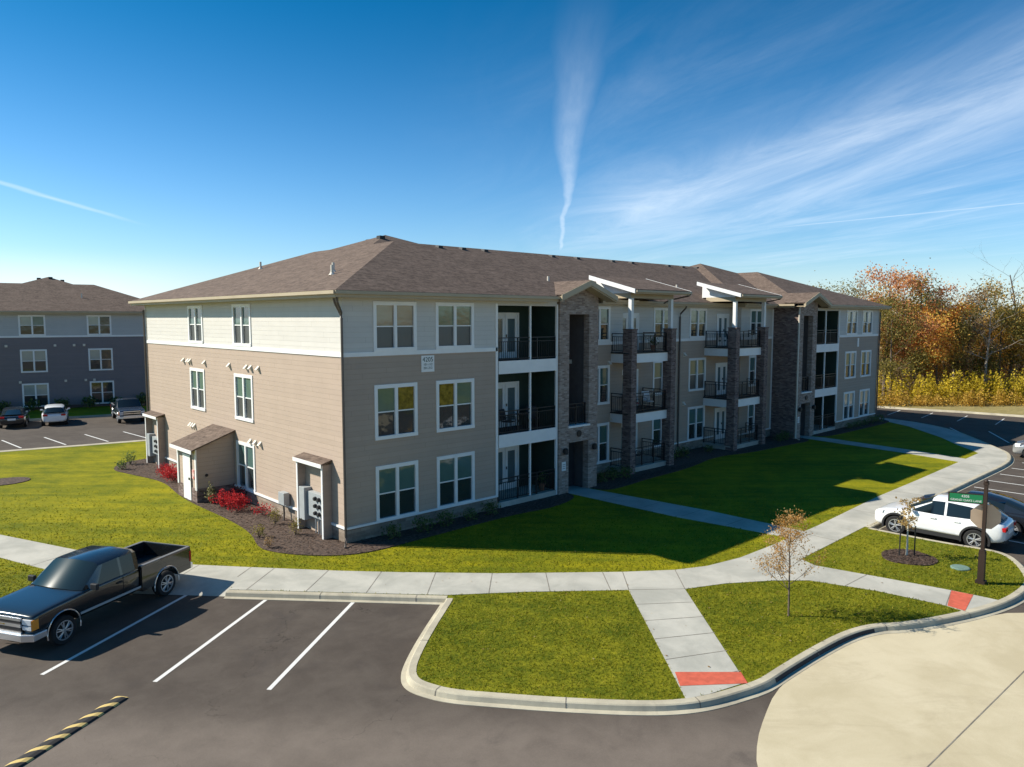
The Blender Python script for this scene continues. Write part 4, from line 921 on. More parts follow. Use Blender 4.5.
# ---------------------------------------------------------------- cars
def loft(stations, sub=2):
    """stations: (x, [(y,z)...]) half sections from bottom centre to top centre"""
    n = len(stations[0][1]); ring_n = 2*n-2; vs = []
    for x, sec in stations:
        full = list(sec)+[(-y, z) for y, z in sec[-2:0:-1]]
        vs += [(x, y, z) for y, z in full]
    fs = []
    for i in range(len(stations)-1):
        for k in range(ring_n): fs.append((i*ring_n+k, i*ring_n+(k+1) % ring_n, (i+1)*ring_n+(k+1) % ring_n, (i+1)*ring_n+k))
    fs.append(tuple(range(ring_n))); fs.append(tuple((len(stations)-1)*ring_n+k for k in range(ring_n))[::-1])
    return vs, fs
def carve(o, wheels, r, w0):
    """cut wheel arches and bake the result"""
    cut = MB()
    for x, z in wheels:
        for sgn in (-1, 1): cut.lathe([(r, 0), (r, .5)], (x, sgn*w0, z), (0, sgn, 0), 28)
    co = cut.build('arch_cutter', M_plastic)
    md = o.modifiers.new('arch', 'BOOLEAN'); md.object = co; md.operation = 'DIFFERENCE'; md.solver = 'EXACT'
    dg = bpy.context.evaluated_depsgraph_get(); me = bpy.data.meshes.new_from_object(o.evaluated_get(dg))
    o.modifiers.clear(); o.data = me; bpy.data.objects.remove(co)
    me.polygons.foreach_set('use_smooth', [True]*len(me.polygons))
    try: me.set_sharp_from_angle(angle=R(38))
    except Exception: pass
def lower_sec(w, zb, zm, zs, zt):
    return [(0, zb), (w*.80, zb), (w*.955, zb+.10), (w, zm), (w*.985, zs-.06), (w*.93, zs+.01), (w*.72, zt-.01), (0, zt)]
def weld(o, ang=42):
    bm = bmesh.new(); bm.from_mesh(o.data); bmesh.ops.remove_doubles(bm, verts=bm.verts, dist=.002); bmesh.ops.recalc_face_normals(bm, faces=bm.faces); bm.to_mesh(o.data); bm.free()
    o.data.polygons.foreach_set('use_smooth', [True]*len(o.data.polygons))
    try: o.data.set_sharp_from_angle(angle=R(ang))
    except Exception: pass
    return o
def wheel(parent, x, y, r, wd, spokes=5, rim=M_rim):
    s = 1 if y > 0 else -1
    wh = thing('wheel', None, None, (x, y, r)); wh.parent = parent
    t = MB(); t.lathe([(r*.62, -wd*.5), (r*.93, -wd*.5), (r, -wd*.32), (r, wd*.32), (r*.93, wd*.5), (r*.66, wd*.5), (r*.62, wd*.36)], (0, 0, 0), (0, s, 0), 28)
    t.build('tyre', M_tyre, wh, smooth=False)
    m = MB(); m.lathe([(r*.61, -wd*.3), (r*.66, wd*.44), (r*.60, wd*.47), (r*.57, wd*.20), (r*.05, wd*.16)], (0, 0, 0), (0, s, 0), 28, 1)
    m.lathe([(r*.655, wd*.42), (r*.675, wd*.505), (r*.60, wd*.505), (r*.585, wd*.30)], (0, 0, 0), (0, s, 0), 28, 0, False)
    for k in range(spokes):
        a = 2*math.pi*k/spokes+.3
        for da in (-.16, .16):
            p0 = (math.cos(a+da*.6)*r*.12, s*wd*.46, math.sin(a+da*.6)*r*.12); p1 = (math.cos(a+da)*r*.61, s*wd*.47, math.sin(a+da)*r*.61)
            m.tube([p0, p1], [r*.06, r*.042], 5)
    m.lathe([(r*.17, wd*.15), (r*.17, wd*.5), (r*.12, wd*.53)], (0, 0, 0), (0, s, 0), 12)
    m.build('rim', [rim, M_plastic], wh)
    return wh
def car_paint(name, col, rough=.25, metal=0.0): return mat(name, col, rough, metal=metal, spec=.5, coat=.8, var=.03, vscale=1.5, obj=True)

def make_car(name, label, paint, kind='suv', group=None, cladding=True, tail=True):
    """car facing +x, on z=0"""
    P = dict(suv=dict(w=.925, r=.365, wb=2.68, fo=.90, ro=.92, h=1.64, belt=1.05, hood=1.03, gb=.25, zb=.24, base=.98, top=.15, rt=-1.45, rb=-2.02),
             sedan=dict(w=.90, r=.33, wb=2.75, fo=.92, ro=1.05, h=1.45, belt=.93, hood=.90, gb=.20, zb=.19, base=1.05, top=.28, rt=-1.05, rb=-1.85),
             hatch=dict(w=.89, r=.33, wb=2.6, fo=.85, ro=.75, h=1.54, belt=.97, hood=.96, gb=.20, zb=.2, base=1.0, top=.2, rt=-1.5, rb=-1.92))[kind]
    w, r, wb, h, belt, hood, zb = P['w'], P['r'], P['wb'], P['h'], P['belt'], P['hood'], P['zb']
    xf, xr = wb/2+P['fo'], -wb/2-P['ro']
    T = thing(name, label, 'car', group=group)
    deck = belt+.02
    st = [(xf, lower_sec(w*.60, zb+.12, .5, .70, .72)), (xf-.06, lower_sec(w*.78, zb+.05, .55, .78, .80)), (xf-.22, lower_sec(w*.92, zb, .6, hood-.16, hood-.13)), (xf-.55, lower_sec(w*.985, zb, .62, hood-.07, hood-.04)),
          (wb/2-.05, lower_sec(w, zb, .62, hood-.03, hood)), (P['base']-.05, lower_sec(w, zb, .62, belt-.02, hood+.03)), (.3, lower_sec(w*.985, zb, .60, belt-.01, belt)), (-.6, lower_sec(w*.985, zb, .60, belt, belt+.01)),
          (-wb/2+.1, lower_sec(w, zb, .64, belt+.02, deck+.01)), (xr+.55, lower_sec(w*.99, zb+.02, .66, belt+.03, deck+.03)), (xr+.20, lower_sec(w*.93, zb+.08, .68, belt-.01, deck)), (xr+.05, lower_sec(w*.84, zb+.14, .64, belt-.10, deck-.07)), (xr, lower_sec(w*.72, zb+.20, .62, belt-.2, deck-.18))]
    vs, fs = loft(st); m = MB(); m.add(vs, fs); body = m.build('body', paint, T, smooth=True)
    sd_ = body.modifiers.new('s', 'SUBSURF'); sd_.levels = 2; sd_.render_levels = 2
    carve(body, [(wb/2, r), (-wb/2, r)], r+.075, w*.55)
    # cabin
    zr = h; gl, rf = MB(), MB()
    def sec(x, wbase, wtop, z0, z1): return [(x, wbase, z0), (x, wtop+.035, z1-.10), (x, wtop*.80, z1-.012), (x, 0, z1+.012)]
    b0 = belt-.03
    X = [P['base'], P['top'], P['top']-.10, -.30, -.38, P['rt']+.45, P['rt']+.35, P['rt'], P['rb']]
    S = [sec(X[0], w*.86, w*.80, b0, belt+.05), sec(X[1], w*.90, w*.70, b0, zr-.03), sec(X[2], w*.905, w*.70, b0, zr-.02), sec(X[3], w*.91, w*.71, b0, zr), sec(X[4], w*.91, w*.71, b0, zr),
         sec(X[5], w*.90, w*.70, b0, zr-.045), sec(X[6], w*.895, w*.69, b0, zr-.055), sec(X[7], w*.87, w*.65, b0, zr-.13), sec(X[8], w*.80, w*.66, b0, belt+.10)]
    S[0] = [(X[0]+.05, w*.84, b0), (X[0]+.02, w*.82, b0+.02), (X[0]+.06, w*.6, belt+.0), (X[0]+.10, 0, belt+.02)]
    S[8] = [(X[8]+.02, w*.82, b0), (X[8]+.0, w*.80, belt+.06), (X[8]-.06, w*.6, belt+.10), (X[8]-.09, 0, belt+.11)]
    glassy = {(2, 0): 1, (4, 0): 1, (5, 0): 1, (6, 0): 1, (0, 2): 1, (7, 2): 1}
    for i in range(8):
        for k in range(3):
            q = [S[i][k], S[i+1][k], S[i+1][k+1], S[i][k+1]]
            isg = glassy.get((i, k), 0)
            if (i, k) in ((0, 1), (7, 1)): isg = 1
            if (i, k) == (0, 0):                                   # quarter of the front door glass below the sloping pillar
                A_, B_, C_, D_ = q; mid_ = tuple(B_[j]*.5+C_[j]*.5 for j in range(3)); lo_ = tuple(A_[j]*.72+B_[j]*.28 for j in range(3))
                pb = tuple(C_[j]*.85+B_[j]*.15 for j in range(3)); pa = tuple(A_[j]*.85+B_[j]*.15 for j in range(3))
                for sg in (1, -1):
                    gl.poly([(a, b_*sg, c_) for a, b_, c_ in (pa, B_, pb)]); rf.poly([(a, b_*sg, c_) for a, b_, c_ in (A_, pa, pb, C_, D_)])
                continue
            if (i, k) == (7, 0): isg = 0
            if (i, k) == (1, 0): isg = 1
            for sg in (1, -1):
                t = gl if isg else rf
                t.poly([(a, b_*sg, c_) for a, b_, c_ in q])
    weld(rf.build('roof', paint, T)); weld(gl.build('windows', M_carglass, T))
    # window surround, mirrors, handles, lights
    k = MB()
    for sg in (1, -1):
        k.obox((P['base']-.22, sg*(w+.06), belt+.05), (1, 0), .06, .09, .06)
    k.build('mirrors', paint, T, bevel=.03)
    for sg in (1, -1):
        k = MB(); k.add([(xf-.10, sg*w*.55, .74), (xf-.42, sg*w*.965, .80), (xf-.45, sg*w*.955, .90), (xf-.16, sg*w*.60, .84)], [(0, 1, 2, 3)]); k.add([(xf-.07, sg*w*.55, .73), (xf-.40, sg*w*.99, .79), (xf-.46, sg*w*.97, .905), (xf-.14, sg*w*.58, .845)], [(0, 1, 2, 3)]); k.build('headlight', M_lens, T)
        k = MB(); k.obox((xr+.11, sg*w*.68, .86), (1, 0), .12, .16, .075); k.build('tail_light', M_tail, T, bevel=.02)
        for hx in (.05, -.75):
            q = MB(); q.obox((hx, sg*(w*.985+.005), belt-.14), (1, 0), .10, .018, .016); q.build('door_handle', paint, T)
    k = MB(); k.obox((xf-.03, 0, .56), (1, 0), .05, w*.5, .12); k.build('grille', M_plastic, T, bevel=.02)
    k = MB(); k.obox((xr+.0, 0, .72), (1, 0), .02, .26, .07); k.build('licence_plate', M_white, T)
    if cladding:
        k = MB()
        for sg in (1, -1):
            for ax in (wb/2, -wb/2):
                n = 18; rin, rout = r+.065, r+.135
                for i in range(n):
                    a0, a1 = [R(-18+216*(i+j)/n) for j in (0, 1)]
                    p = lambda rr, a, y: (ax+math.cos(a)*rr, sg*y, r+math.sin(a)*rr)
                    k.quad(p(rin, a0, w+.012), p(rin, a1, w+.012), p(rout, a1, w+.008), p(rout, a0, w+.008)); k.quad(p(rin, a0, w-.25), p(rin, a1, w-.25), p(rin, a1, w+.012), p(rin, a0, w+.012)); k.quad(p(rout, a0, w+.008), p(rout, a1, w+.008), p(rout, a1, w-.08), p(rout, a0, w-.08))
            k.obox((0, sg*(w-.02), zb+.09), (1, 0), wb/2-r-.10, .035, .075)
        k.box(xr+.04, xr+.22, -w*.72, w*.72, zb+.1, zb+.26)
        k.build('cladding', M_plastic, T)
        k = MB()
        for sg in (1, -1): k.obox((0, sg*(w+.012), zb+.19), (1, 0), wb/2-r-.12, .012, .014)
        k.build('sill_trim', M_chrome, T)
    k = MB(); k.box(-wb/2-r-.02, wb/2+r+.02, -w*.60, w*.60, zb+.06, .72); k.build('underbody', M_plastic, T)
    for ax in (wb/2, -wb/2):
        for sg in (1, -1): wheel(T, ax, sg*(w-.11), r, .22)
    return T

white_p = car_paint('white_car_paint', (0.78, 0.79, 0.80)); black_p = car_paint('black_car_paint', (0.012, 0.014, 0.018), .2); silver_p = car_paint('silver_car_paint', (0.42, 0.43, 0.44), .3, .6); navy_p = car_paint('dark_blue_car_paint', (0.035, 0.045, 0.065), .25)
suv = make_car('parked_suv', 'white SUV with black wheel arches nosed up to the curb beside the street sign', white_p, 'suv'); suv.location = (17.38, -14.36, ZA+.006); suv.rotation_euler = (0, 0, R(91.5))
c2 = make_car('parked_car', 'black car mostly hidden behind the white SUV, its red tail light showing', black_p, 'sedan', cladding=False); c2.location = (20.0, -14.9, ZA+.006); c2.rotation_euler = (0, 0, R(90))
c3 = make_car('parked_car', 'silver car cut off by the right edge at the curve of the far sidewalk', silver_p, 'sedan', cladding=False); c3.location = (39.6, -13.95, ZA+.006); c3.rotation_euler = (0, 0, R(96))
ld = R(-13)
c4 = make_car('parked_car', 'dark sedan, leftmost of the cars parked before the grey building', black_p, 'sedan', cladding=False); c4.location = (-2.75, 45.6, ZA+.006); c4.rotation_euler = (0, 0, ld+R(90))
c5 = make_car('parked_car', 'small white hatchback parked tail out before the grey building', white_p, 'hatch', cladding=False); c5.location = (-.1, 44.8, ZA+.006); c5.rotation_euler = (0, 0, ld+R(90))

def make_pickup(label, paint, loc, rz, name='pickup_truck', trim=True):
    T = thing(name, label, 'pickup truck'); w, r, wb = .965, .375, 3.55; ax = wb/2
    xf = 2.62; zb = .46
    def ls(w_, zb_, zs, zt): return [(0, zb_), (w_*.86, zb_), (w_*.985, zb_+.07), (w_, .78), (w_*.995, zs-.06), (w_*.98, zs-.012), (w_*.945, zt-.004), (w_*.78, zt+.004), (0, zt+.016)]
    st = [(xf, ls(w*.93, zb+.06, .98, 1.0)), (xf-.03, ls(w*.955, zb+.03, 1.01, 1.035)), (xf-.16, ls(w*.985, zb, 1.05, 1.075)), (ax+.3, ls(w, zb, 1.09, 1.115)), (ax-.45, ls(w, zb, 1.12, 1.15)), (1.12, ls(w, zb, 1.14, 1.17)), (.98, ls(w, zb, 1.16, 1.17)), (.2, ls(w, zb, 1.17, 1.18)), (-.72, ls(w, zb, 1.17, 1.18)), (-.80, ls(w, zb, 1.17, 1.18))]
    vs, fs = loft(st); m = MB(); m.add(vs, fs); body = m.build('body', paint, T, smooth=True)
    s_ = body.modifiers.new('s', 'SUBSURF'); s_.levels = 1; s_.render_levels = 1
    carve(body, [(ax, r+.03)], r+.10, w*.55)
    # bed
    b = MB(); x0, x1 = -2.80, -.83; zt = 1.19
    b.add([(x0, w, zb+.06), (x1, w, zb), (x1, w, zt-.03), (x0, w, zt-.03), (x0, w-.03, zt), (x1, w-.03, zt), (x1, w-.13, zt), (x0, w-.13, zt), (x1, w-.13, .78), (x0, w-.13, .78), (x0, .4, zb+.06), (x1, .4, zb), (x0, .4, .76), (x1, .4, .76)],
          [(0, 1, 2, 3), (3, 2, 5, 4), (4, 5, 6, 7), (7, 6, 8, 9), (0, 10, 11, 1), (9, 8, 13, 12), (0, 3, 4, 7, 9, 12, 10), (1, 11, 13, 8, 6, 5, 2), (10, 12, 13, 11)])
    b2 = [(x, -y, z) for x, y, z in b.v]; b.add(b2, [f[::-1] for f in b.f])
    bed = b.build('bed', paint, T)
    carve(bed, [(-ax, r+.03)], r+.10, w*.62)
    k = MB(); k.box(x0, x1, -w+.13, w-.13, .70, .775); k.box(x1-.04, x1, -w+.13, w-.13, .775, 1.185); k.build('bed_liner', M_plastic, T)
    k = MB(); k.box(x0-.05, x0-.003, -w+.04, w-.04, zb+.14, zt+.0); k.build('tailgate', paint, T, bevel=.015)
    k = MB()
    for sg in (1, -1): k.box(x0+.02, x1-.02, sg*(w-.08)-.05, sg*(w-.08)+.05, zt+.003, zt+.02)
    k.box(x0-.045, x0-.005, -w+.06, w-.06, zt+.003, zt+.016)
    k.build('rail_cap', mat('rail_cap_plastic', (.16, .16, .165), .45), T)
    # cab
    gl, rf = MB(), MB(); zr = 1.735; bt = 1.165
    def sec(x, wb_, wt, z1, dx=0.0): return [(x+dx, wb_, bt-.01), (x, wt+.02, z1-.08), (x, wt-.10, z1), (x, 0, z1+.025)]
    S = [[(1.14, w*.93, bt-.01), (1.12, w*.90, bt+.01), (1.17, w*.7, bt+.012), (1.22, 0, bt+.025)], sec(.50, w*.945, w*.80, zr-.01, .36), sec(.36, w*.945, w*.80, zr, .30), sec(-.12, w*.945, w*.80, zr+.01), sec(-.20, w*.945, w*.80, zr+.01), sec(-.64, w*.94, w*.80, zr), sec(-.72, w*.93, w*.79, zr-.01), [(-.80, w*.92, bt-.01), (-.80, w*.80, zr-.10), (-.79, w*.68, zr-.03), (-.79, 0, zr-.01)]]
    for i in range(7):
        for kk in range(3):
            isg = (i, kk) in ((0, 2), (0, 1), (2, 0), (4, 0)); q = [S[i][kk], S[i+1][kk], S[i+1][kk+1], S[i][kk+1]]
            for sg in (1, -1): (gl if isg else rf).poly([(a, b_*sg, c_) for a, b_, c_ in q])
    rf.poly([(-.80, w*.92, bt-.01), (-.80, w*.80, zr-.10), (-.80, -w*.80, zr-.10), (-.80, -w*.92, bt-.01)])
    gl.poly([(-.805, w*.62, bt+.12), (-.805, w*.60, zr-.14), (-.805, -w*.60, zr-.14), (-.805, -w*.62, bt+.12)])
    weld(rf.build('cab_roof', paint, T)); weld(gl.build('windows', M_carglass, T), 30)
    if trim:
        k = MB(); k.box(xf-.02, xf+.05, -w*.62, w*.62, .62, .98); gr = k.build('grille', M_plastic, T)
        k = MB()
        for z0, z1 in ((.925, .995), (.765, .835), (.60, .65)): k.box(xf+.03, xf+.075, -w*.64, w*.64, z0, z1)
        k.build('grille_bars', M_chrome, gr)
        k = MB(); k.add([(xf+.08, y, z) for y, z in ((-.11, .79), (-.04, .805), (.04, .805), (.11, .79), (.11, .83), (.04, .82), (-.04, .82), (-.11, .83))], [tuple(range(8))]); k.build('grille_emblem', mat('gold_emblem', (.55, .38, .10), .3, metal=.6), gr)
        for sg in (1, -1):
            k = MB(); k.box(xf-.03, xf+.035, sg*w*.80-.14, sg*w*.80+.14, .83, .96); k.build('headlight', M_lens, T)
            k = MB(); k.box(xf-.03, xf+.033, sg*w*.80-.14, sg*w*.80+.14, .70, .80); k.build('headlight', M_lens, T)
            k = MB(); k.box(xf-.16, xf+.025, sg*w*.955-.02, sg*w*.955+.02, .70, .95); k.build('turn_signal', M_amber, T)
            k = MB(); k.box(x0-.02, x0+.06, sg*(w-.035)-.045, sg*(w-.035)+.045, .75, 1.08); k.build('tail_light', M_tail, T)
            k = MB(); k.obox((.92, sg*(w+.13), 1.24), (1, 0), .05, .11, .08); k.build('mirror', M_plastic, T, bevel=.02)
            for hx in (-.02,):
                k = MB(); k.obox((hx, sg*(w+.01), 1.02), (1, 0), .09, .02, .02); k.build('door_handle', M_plastic, T)
            k = MB(); k.box(-.80+.04, ax-r-.12, sg*(w+.006)-.008, sg*(w+.006)+.008, .60, .66); k.build('side_moulding', M_grey, T)
            for axx, rr in ((ax, r+.10), (-ax, r+.10)):
                k = MB(); n = 16
                pts = [(axx+math.cos(R(-12+204*i/n))*(rr+.015), sg*(w+.006), r+.03+math.sin(R(-12+204*i/n))*(rr+.015)) for i in range(n+1)]
                k.tube(pts, .017, 5); k.build('arch_trim', M_chrome, T)
            k = MB(); k.box(-.785, -.775, sg*w-.004, sg*w+.004, .55, 1.14); k.box(-.16, -.152, sg*w-.004, sg*w+.004, .55, 1.14); k.build('door_seam', M_plastic, T)
    k = MB(); k.add([(xf+.02, -w, .42), (xf+.13, -w*.7, .42), (xf+.13, w*.7, .42), (xf+.02, w, .42), (xf+.02, -w, .60), (xf+.13, -w*.7, .60), (xf+.13, w*.7, .60), (xf+.02, w, .60), (xf-.35, -w-.01, .44), (xf-.35, w+.01, .44), (xf-.35, -w-.01, .60), (xf-.35, w+.01, .60)],
        [(0, 1, 5, 4), (1, 2, 6, 5), (2, 3, 7, 6), (8, 0, 4, 10), (3, 9, 11, 7), (4, 5, 6, 7, 11, 10), (0, 8, 9, 3, 2, 1)]); k.build('front_bumper', M_chrome, T, bevel=.015)
    k = MB(); k.box(x0-.20, x0-.06, -w*.9, w*.9, .46, .64); k.build('rear_bumper', M_chrome, T, bevel=.02)
    k = MB(); k.box(-2.6, 2.2, -.42, .42, .34, .62); k.box(-ax-.06, -ax+.06, -.8, .8, .30, .42); k.build('chassis', M_plastic, T)
    for a in (ax, -ax):
        for sg in (1, -1): wheel(T, a, sg*(w-.12), r, .25, 6)
    T.location = loc; T.rotation_euler = (0, 0, rz); return T
wf, wr = Vector((-9.45, -1.9)), Vector((-6.3, -0.31))
d_ = (wf-wr).normalized(); nrm = Vector((-d_.y, d_.x)); mid = (wf+wr)/2
TR = R(-150.5); d_ = Vector((math.cos(TR), math.sin(TR))); nrm = Vector((-d_.y, d_.x)); cpos = mid-nrm*.85+Vector((-.13, -.08))
make_pickup('black extended cab pickup truck with chrome bumper parked in the front lot', car_paint('charcoal_truck_paint', (0.016, 0.018, 0.019), .22), (cpos.x, cpos.y, ZA+.006), TR)
make_pickup('dark blue pickup truck facing out from before the grey building', navy_p, (4.75, 42.9, ZA+.006), ld+R(-86))

# ---------------------------------------------------------------- street furniture
# rubber speed bump
ba, bb_ = Vector((-9.2, -6.07)), Vector((-11.9, -7.72)); u = (bb_-ba).normalized(); n = Vector((-u.y, u.x)); Lb = (bb_-ba).length
def bump_fn(t, b, pos, geo):
    x, y, z = t.sep(pos)
    s_ = t.m('ADD', t.m('ADD', t.m('MULTIPLY', x, float(u.x)), t.m('MULTIPLY', y, float(u.y))), t.m('MULTIPLY', t.m('ADD', t.m('MULTIPLY', x, float(n.x)), t.m('MULTIPLY', y, float(n.y))), 0.9))
    st = t.m('LESS_THAN', t.m('FRACT', t.m('DIVIDE', s_, .42)), .36)
    st = t.m('MULTIPLY', st, t.smooth(t.noise(pos, 22, 4), .22, .36))
    t.l(t.mix(st, (.030, .028, .027, 1), (.60, .44, .16, 1)), b.inputs['Base Color'])
M_bump = mat('striped_rubber', (.03, .03, .03), .8, fn=bump_fn)
k = MB(); pr = [(-.15, 0.0), (-.13, .035), (-.06, .058), (.06, .058), (.13, .035), (.15, 0.0)]
rows = [[(p.x+n.x*s, p.y+n.y*s, ZA+.002+z*(.25 if i in (0, 5) else 1)) for s, z in pr] for i, p in enumerate([ba+u*t for t in (0, .10, Lb*.3, Lb*.6, Lb-.1, Lb)])]
for a, b in zip(rows[:-1], rows[1:]):
    for i in range(5): k.quad(a[i], b[i], b[i+1], a[i+1])
k.poly(rows[0]); k.poly(rows[-1][::-1])
tag(k.build('speed_bump', M_bump), 'black rubber speed bump with yellow diagonal stripes on the asphalt', 'speed bump')
# sign post
T = thing('street_sign', 'brown street sign post with green name blade and the back of an octagonal stop sign', 'sign', (12.36, -17.03, ZG))
M_post = mat('brown_sign_paint', (0.026, 0.014, 0.009), .55)
k = MB(); k.obox((0, 0, 1.56), (1, 0), .048, .048, 1.56); k.build('pole', M_post, T)
k = MB(); k.obox((0, 0, .50), (1, 0), .088, .088, .50); k.obox((0, 0, 1.03), (1, 0), .08, .08, .028); k.obox((0, 0, .05), (1, 0), .13, .13, .05); k.build('base', M_post, T)
k = MB(); k.obox((0, 0, 3.15), (1, 0), .065, .065, .03); k.lathe([(.06, 0), (.07, .05), (.02, .11)], (0, 0, 3.18), (0, 0, 1), 10); k.build('finial', M_post, T)
bu = Vector((-.36, .93)); c = Vector((0, 0))+bu*.52
k = MB(); k.obox((c.x, c.y, 2.65), bu, .48, .022, .155); fr = k.build('blade_frame', M_post, T)
k = MB(); k.obox((c.x, c.y, 2.65), bu, .445, .026, .125); bl = k.build('name_blade', mat('green_sign_face', (0.01, 0.20, 0.075), .45), fr)
def sign_word(s_, sz, along_, z, wdt=None):
    cu = bpy.data.curves.new('lettering', 'FONT'); cu.body = s_; cu.size = sz; cu.align_x = 'CENTER'; cu.extrude = .001
    tmp = bpy.data.objects.new('lettering', cu); COL.objects.link(tmp); dg = bpy.context.evaluated_depsgraph_get()
    me = bpy.data.meshes.new_from_object(tmp.evaluated_get(dg)); bpy.data.objects.remove(tmp)
    o = bpy.data.objects.new('lettering', me); COL.objects.link(o); me.materials.append(M_white); o.parent = bl
    nn = Vector((-bu.y, bu.x)); q = bu*(.52+along_)+nn*.0285
    o.location = (q.x, q.y, z); o.rotation_euler = (R(90), 0, math.atan2(-bu.y, -bu.x))
sign_word('4205', .11, .02, 2.67); sign_word('GRAND OAKS LANE', .092, 0, 2.55)
k = MB(); a2 = Vector((.93, .36)); c = a2*.22; k.obox((c.x, c.y, 2.93), a2, .14, .012, .17); k.obox((c.x*.4, c.y*.4, 3.06), a2, .09, .015, .015); k.obox((c.x*.4, c.y*.4, 2.80), a2, .09, .015, .015); k.build('side_plate', M_post, T)
F2d = Vector((math.cos(YAW-.35), math.sin(YAW-.35))); rt = Vector((F2d.y, -F2d.x)); oc = MB()
ctr2 = F2d*.085+rt*.05; ring8 = []
for dd in (-.006, .006):
    ring8.append([(ctr2.x+F2d.x*dd+rt.x*.44*math.cos(a), ctr2.y+F2d.y*dd+rt.y*.44*math.cos(a), 2.10+.41*math.sin(a)) for a in [math.pi/8+math.pi/4*i for i in range(8)]])
oc.poly(ring8[0]); oc.poly(ring8[1][::-1])
for i in range(8): oc.quad(ring8[0][i], ring8[1][i], ring8[1][(i+1) % 8], ring8[0][(i+1) % 8])
oc.build('stop_plate', mat('tan_sign_back', (0.52, 0.385, 0.27), .55, var=.05), T)
# irrigation valve cover
k = MB(); k.lathe([(.29, 0), (.29, .03), (.26, .05), (.05, .055)], (13.45, -16.15, ZG), (0, 0, 1), 20)
tag(k.build('valve_cover', mat('green_valve_plastic', (.14, .22, .18), .6, var=.1)), 'round grey green valve cover in the grass near the sign post', 'utility cover')

# patio furniture on the balconies
def patio_chair(label, m, loc, rz, group=None):
    T = thing('patio_chair', label, 'chair', loc, rz, group)
    k = MB(); k.box(-.25, .25, -.25, .25, .40, .44); k.build('seat', m, T, bevel=.01)
    k = MB(); k.add([(-.25, .22, .46), (.25, .22, .46), (.25, .34, .95), (-.25, .34, .95), (-.25, .25, .46), (.25, .25, .46), (.25, .37, .95), (-.25, .37, .95)], [(0, 1, 2, 3), (4, 7, 6, 5), (0, 4, 5, 1), (3, 2, 6, 7), (0, 3, 7, 4), (1, 5, 6, 2)]); k.build('backrest', m, T)
    for x in (-.23, .23):
        for y in (-.23, .23):
            k = MB(); k.tube([(x, y, 0), (x, y, .40)], .016, 6); k.build('leg', M_black, T)
        k = MB(); k.tube([(x*1.1, -.23, .40), (x*1.1, -.23, .62), (x*1.1, .25, .64)], .016, 6); k.build('armrest', M_black, T)
    return T
M_redp = mat('red_fabric', (.42, .03, .03), .8); M_whp = mat('white_fabric', (.72, .72, .72), .7); M_dkp = mat('charcoal_fabric', (.03, .03, .035), .8)
patio_chair('dark patio chair left of the table on the near middle balcony', M_dkp, (8.75, .75, FL[1]), R(20)); patio_chair('dark patio chair right of the table on the near middle balcony', M_dkp, (10.35, .80, FL[1]), R(-30))
T = thing('patio_table', 'small dark metal table between two chairs on the near middle balcony', 'table', (9.65, .80, FL[1]))
k = MB(); k.lathe([(.32, .66), (.32, .69)], (0, 0, 0), (0, 0, 1), 16); k.build('tabletop', M_black, T)
for a in (0.5, 2.1, 3.7, 5.3):
    k = MB(); k.tube([(.10*math.cos(a), .10*math.sin(a), .66), (.25*math.cos(a), .25*math.sin(a), 0)], .014, 5); k.build('leg', M_black, T)
patio_chair('red patio chair on the middle balcony of the nearer brick pier bay', M_redp, (18.5, 1.25, FL[1]+.04), R(60)); patio_chair('white patio chair beside the red one on the brick pier balcony', M_whp, (19.75, 1.2, FL[1]+.04), R(-20))
patio_chair('dark patio chair on the top balcony of the farther brick pier bay', M_dkp, (29.3, 1.8, FL[2]+.04), R(25))
patio_chair('dark patio chair on the ground patio between the nearer brick piers', M_dkp, (18.9, 1.5, FL[0]+.04), R(-20))
T = thing('globe_lamp', 'white globe lamp on a stand on the middle balcony of the farther bay', 'lamp', (28.55, 1.5, FL[1]+.04))
k = MB(); k.tube([(0, 0, 0), (0, 0, 1.0)], .02, 6); k.lathe([(.14, 0), (.14, .03)], (0, 0, 0), (0, 0, 1), 12); k.build('stand', M_black, T)
k = MB(); k.lathe([(.18*math.sin(R(a)), -.18*math.cos(R(a))) for a in range(5, 180, 17)], (0, 0, 1.15), (0, 0, 1), 16); k.build('globe', mat('white_globe', (.85, .85, .85), .3), T, smooth=True)

# ---------------------------------------------------------------- vegetation
def leaf_quads(cent, size, n_rand=None, droop=0.0):
    """numpy: one small quad per centre, random orientation"""
    N = len(cent); d = rng.normal(size=(N, 3)); d /= np.linalg.norm(d, axis=1)[:, None]
    e = rng.normal(size=(N, 3)); e -= d*np.sum(d*e, 1)[:, None]; e /= np.linalg.norm(e, axis=1)[:, None]
    s = size*(.6+.8*rng.random(N))[:, None]
    v = np.stack([cent-d*s*.5, cent+e*s*.32, cent+d*s*.5, cent-e*s*.32], 1).reshape(-1, 3)
    return v
def np_mesh(name, v, m, parent=None, k=4):
    me = bpy.data.meshes.new(name); N = len(v)//k
    me.vertices.add(len(v)); me.vertices.foreach_set('co', v.astype(np.float32).ravel())
    me.loops.add(len(v)); me.loops.foreach_set('vertex_index', np.arange(len(v), dtype=np.int32))
    me.polygons.add(N); me.polygons.foreach_set('loop_start', np.arange(0, len(v), k, dtype=np.int32)); me.polygons.foreach_set('loop_total', np.full(N, k, dtype=np.int32))
    me.update(calc_edges=True); me.materials.append(m)
    o = bpy.data.objects.new(name, me); COL.objects.link(o)
    if parent: o.parent = parent
    return o
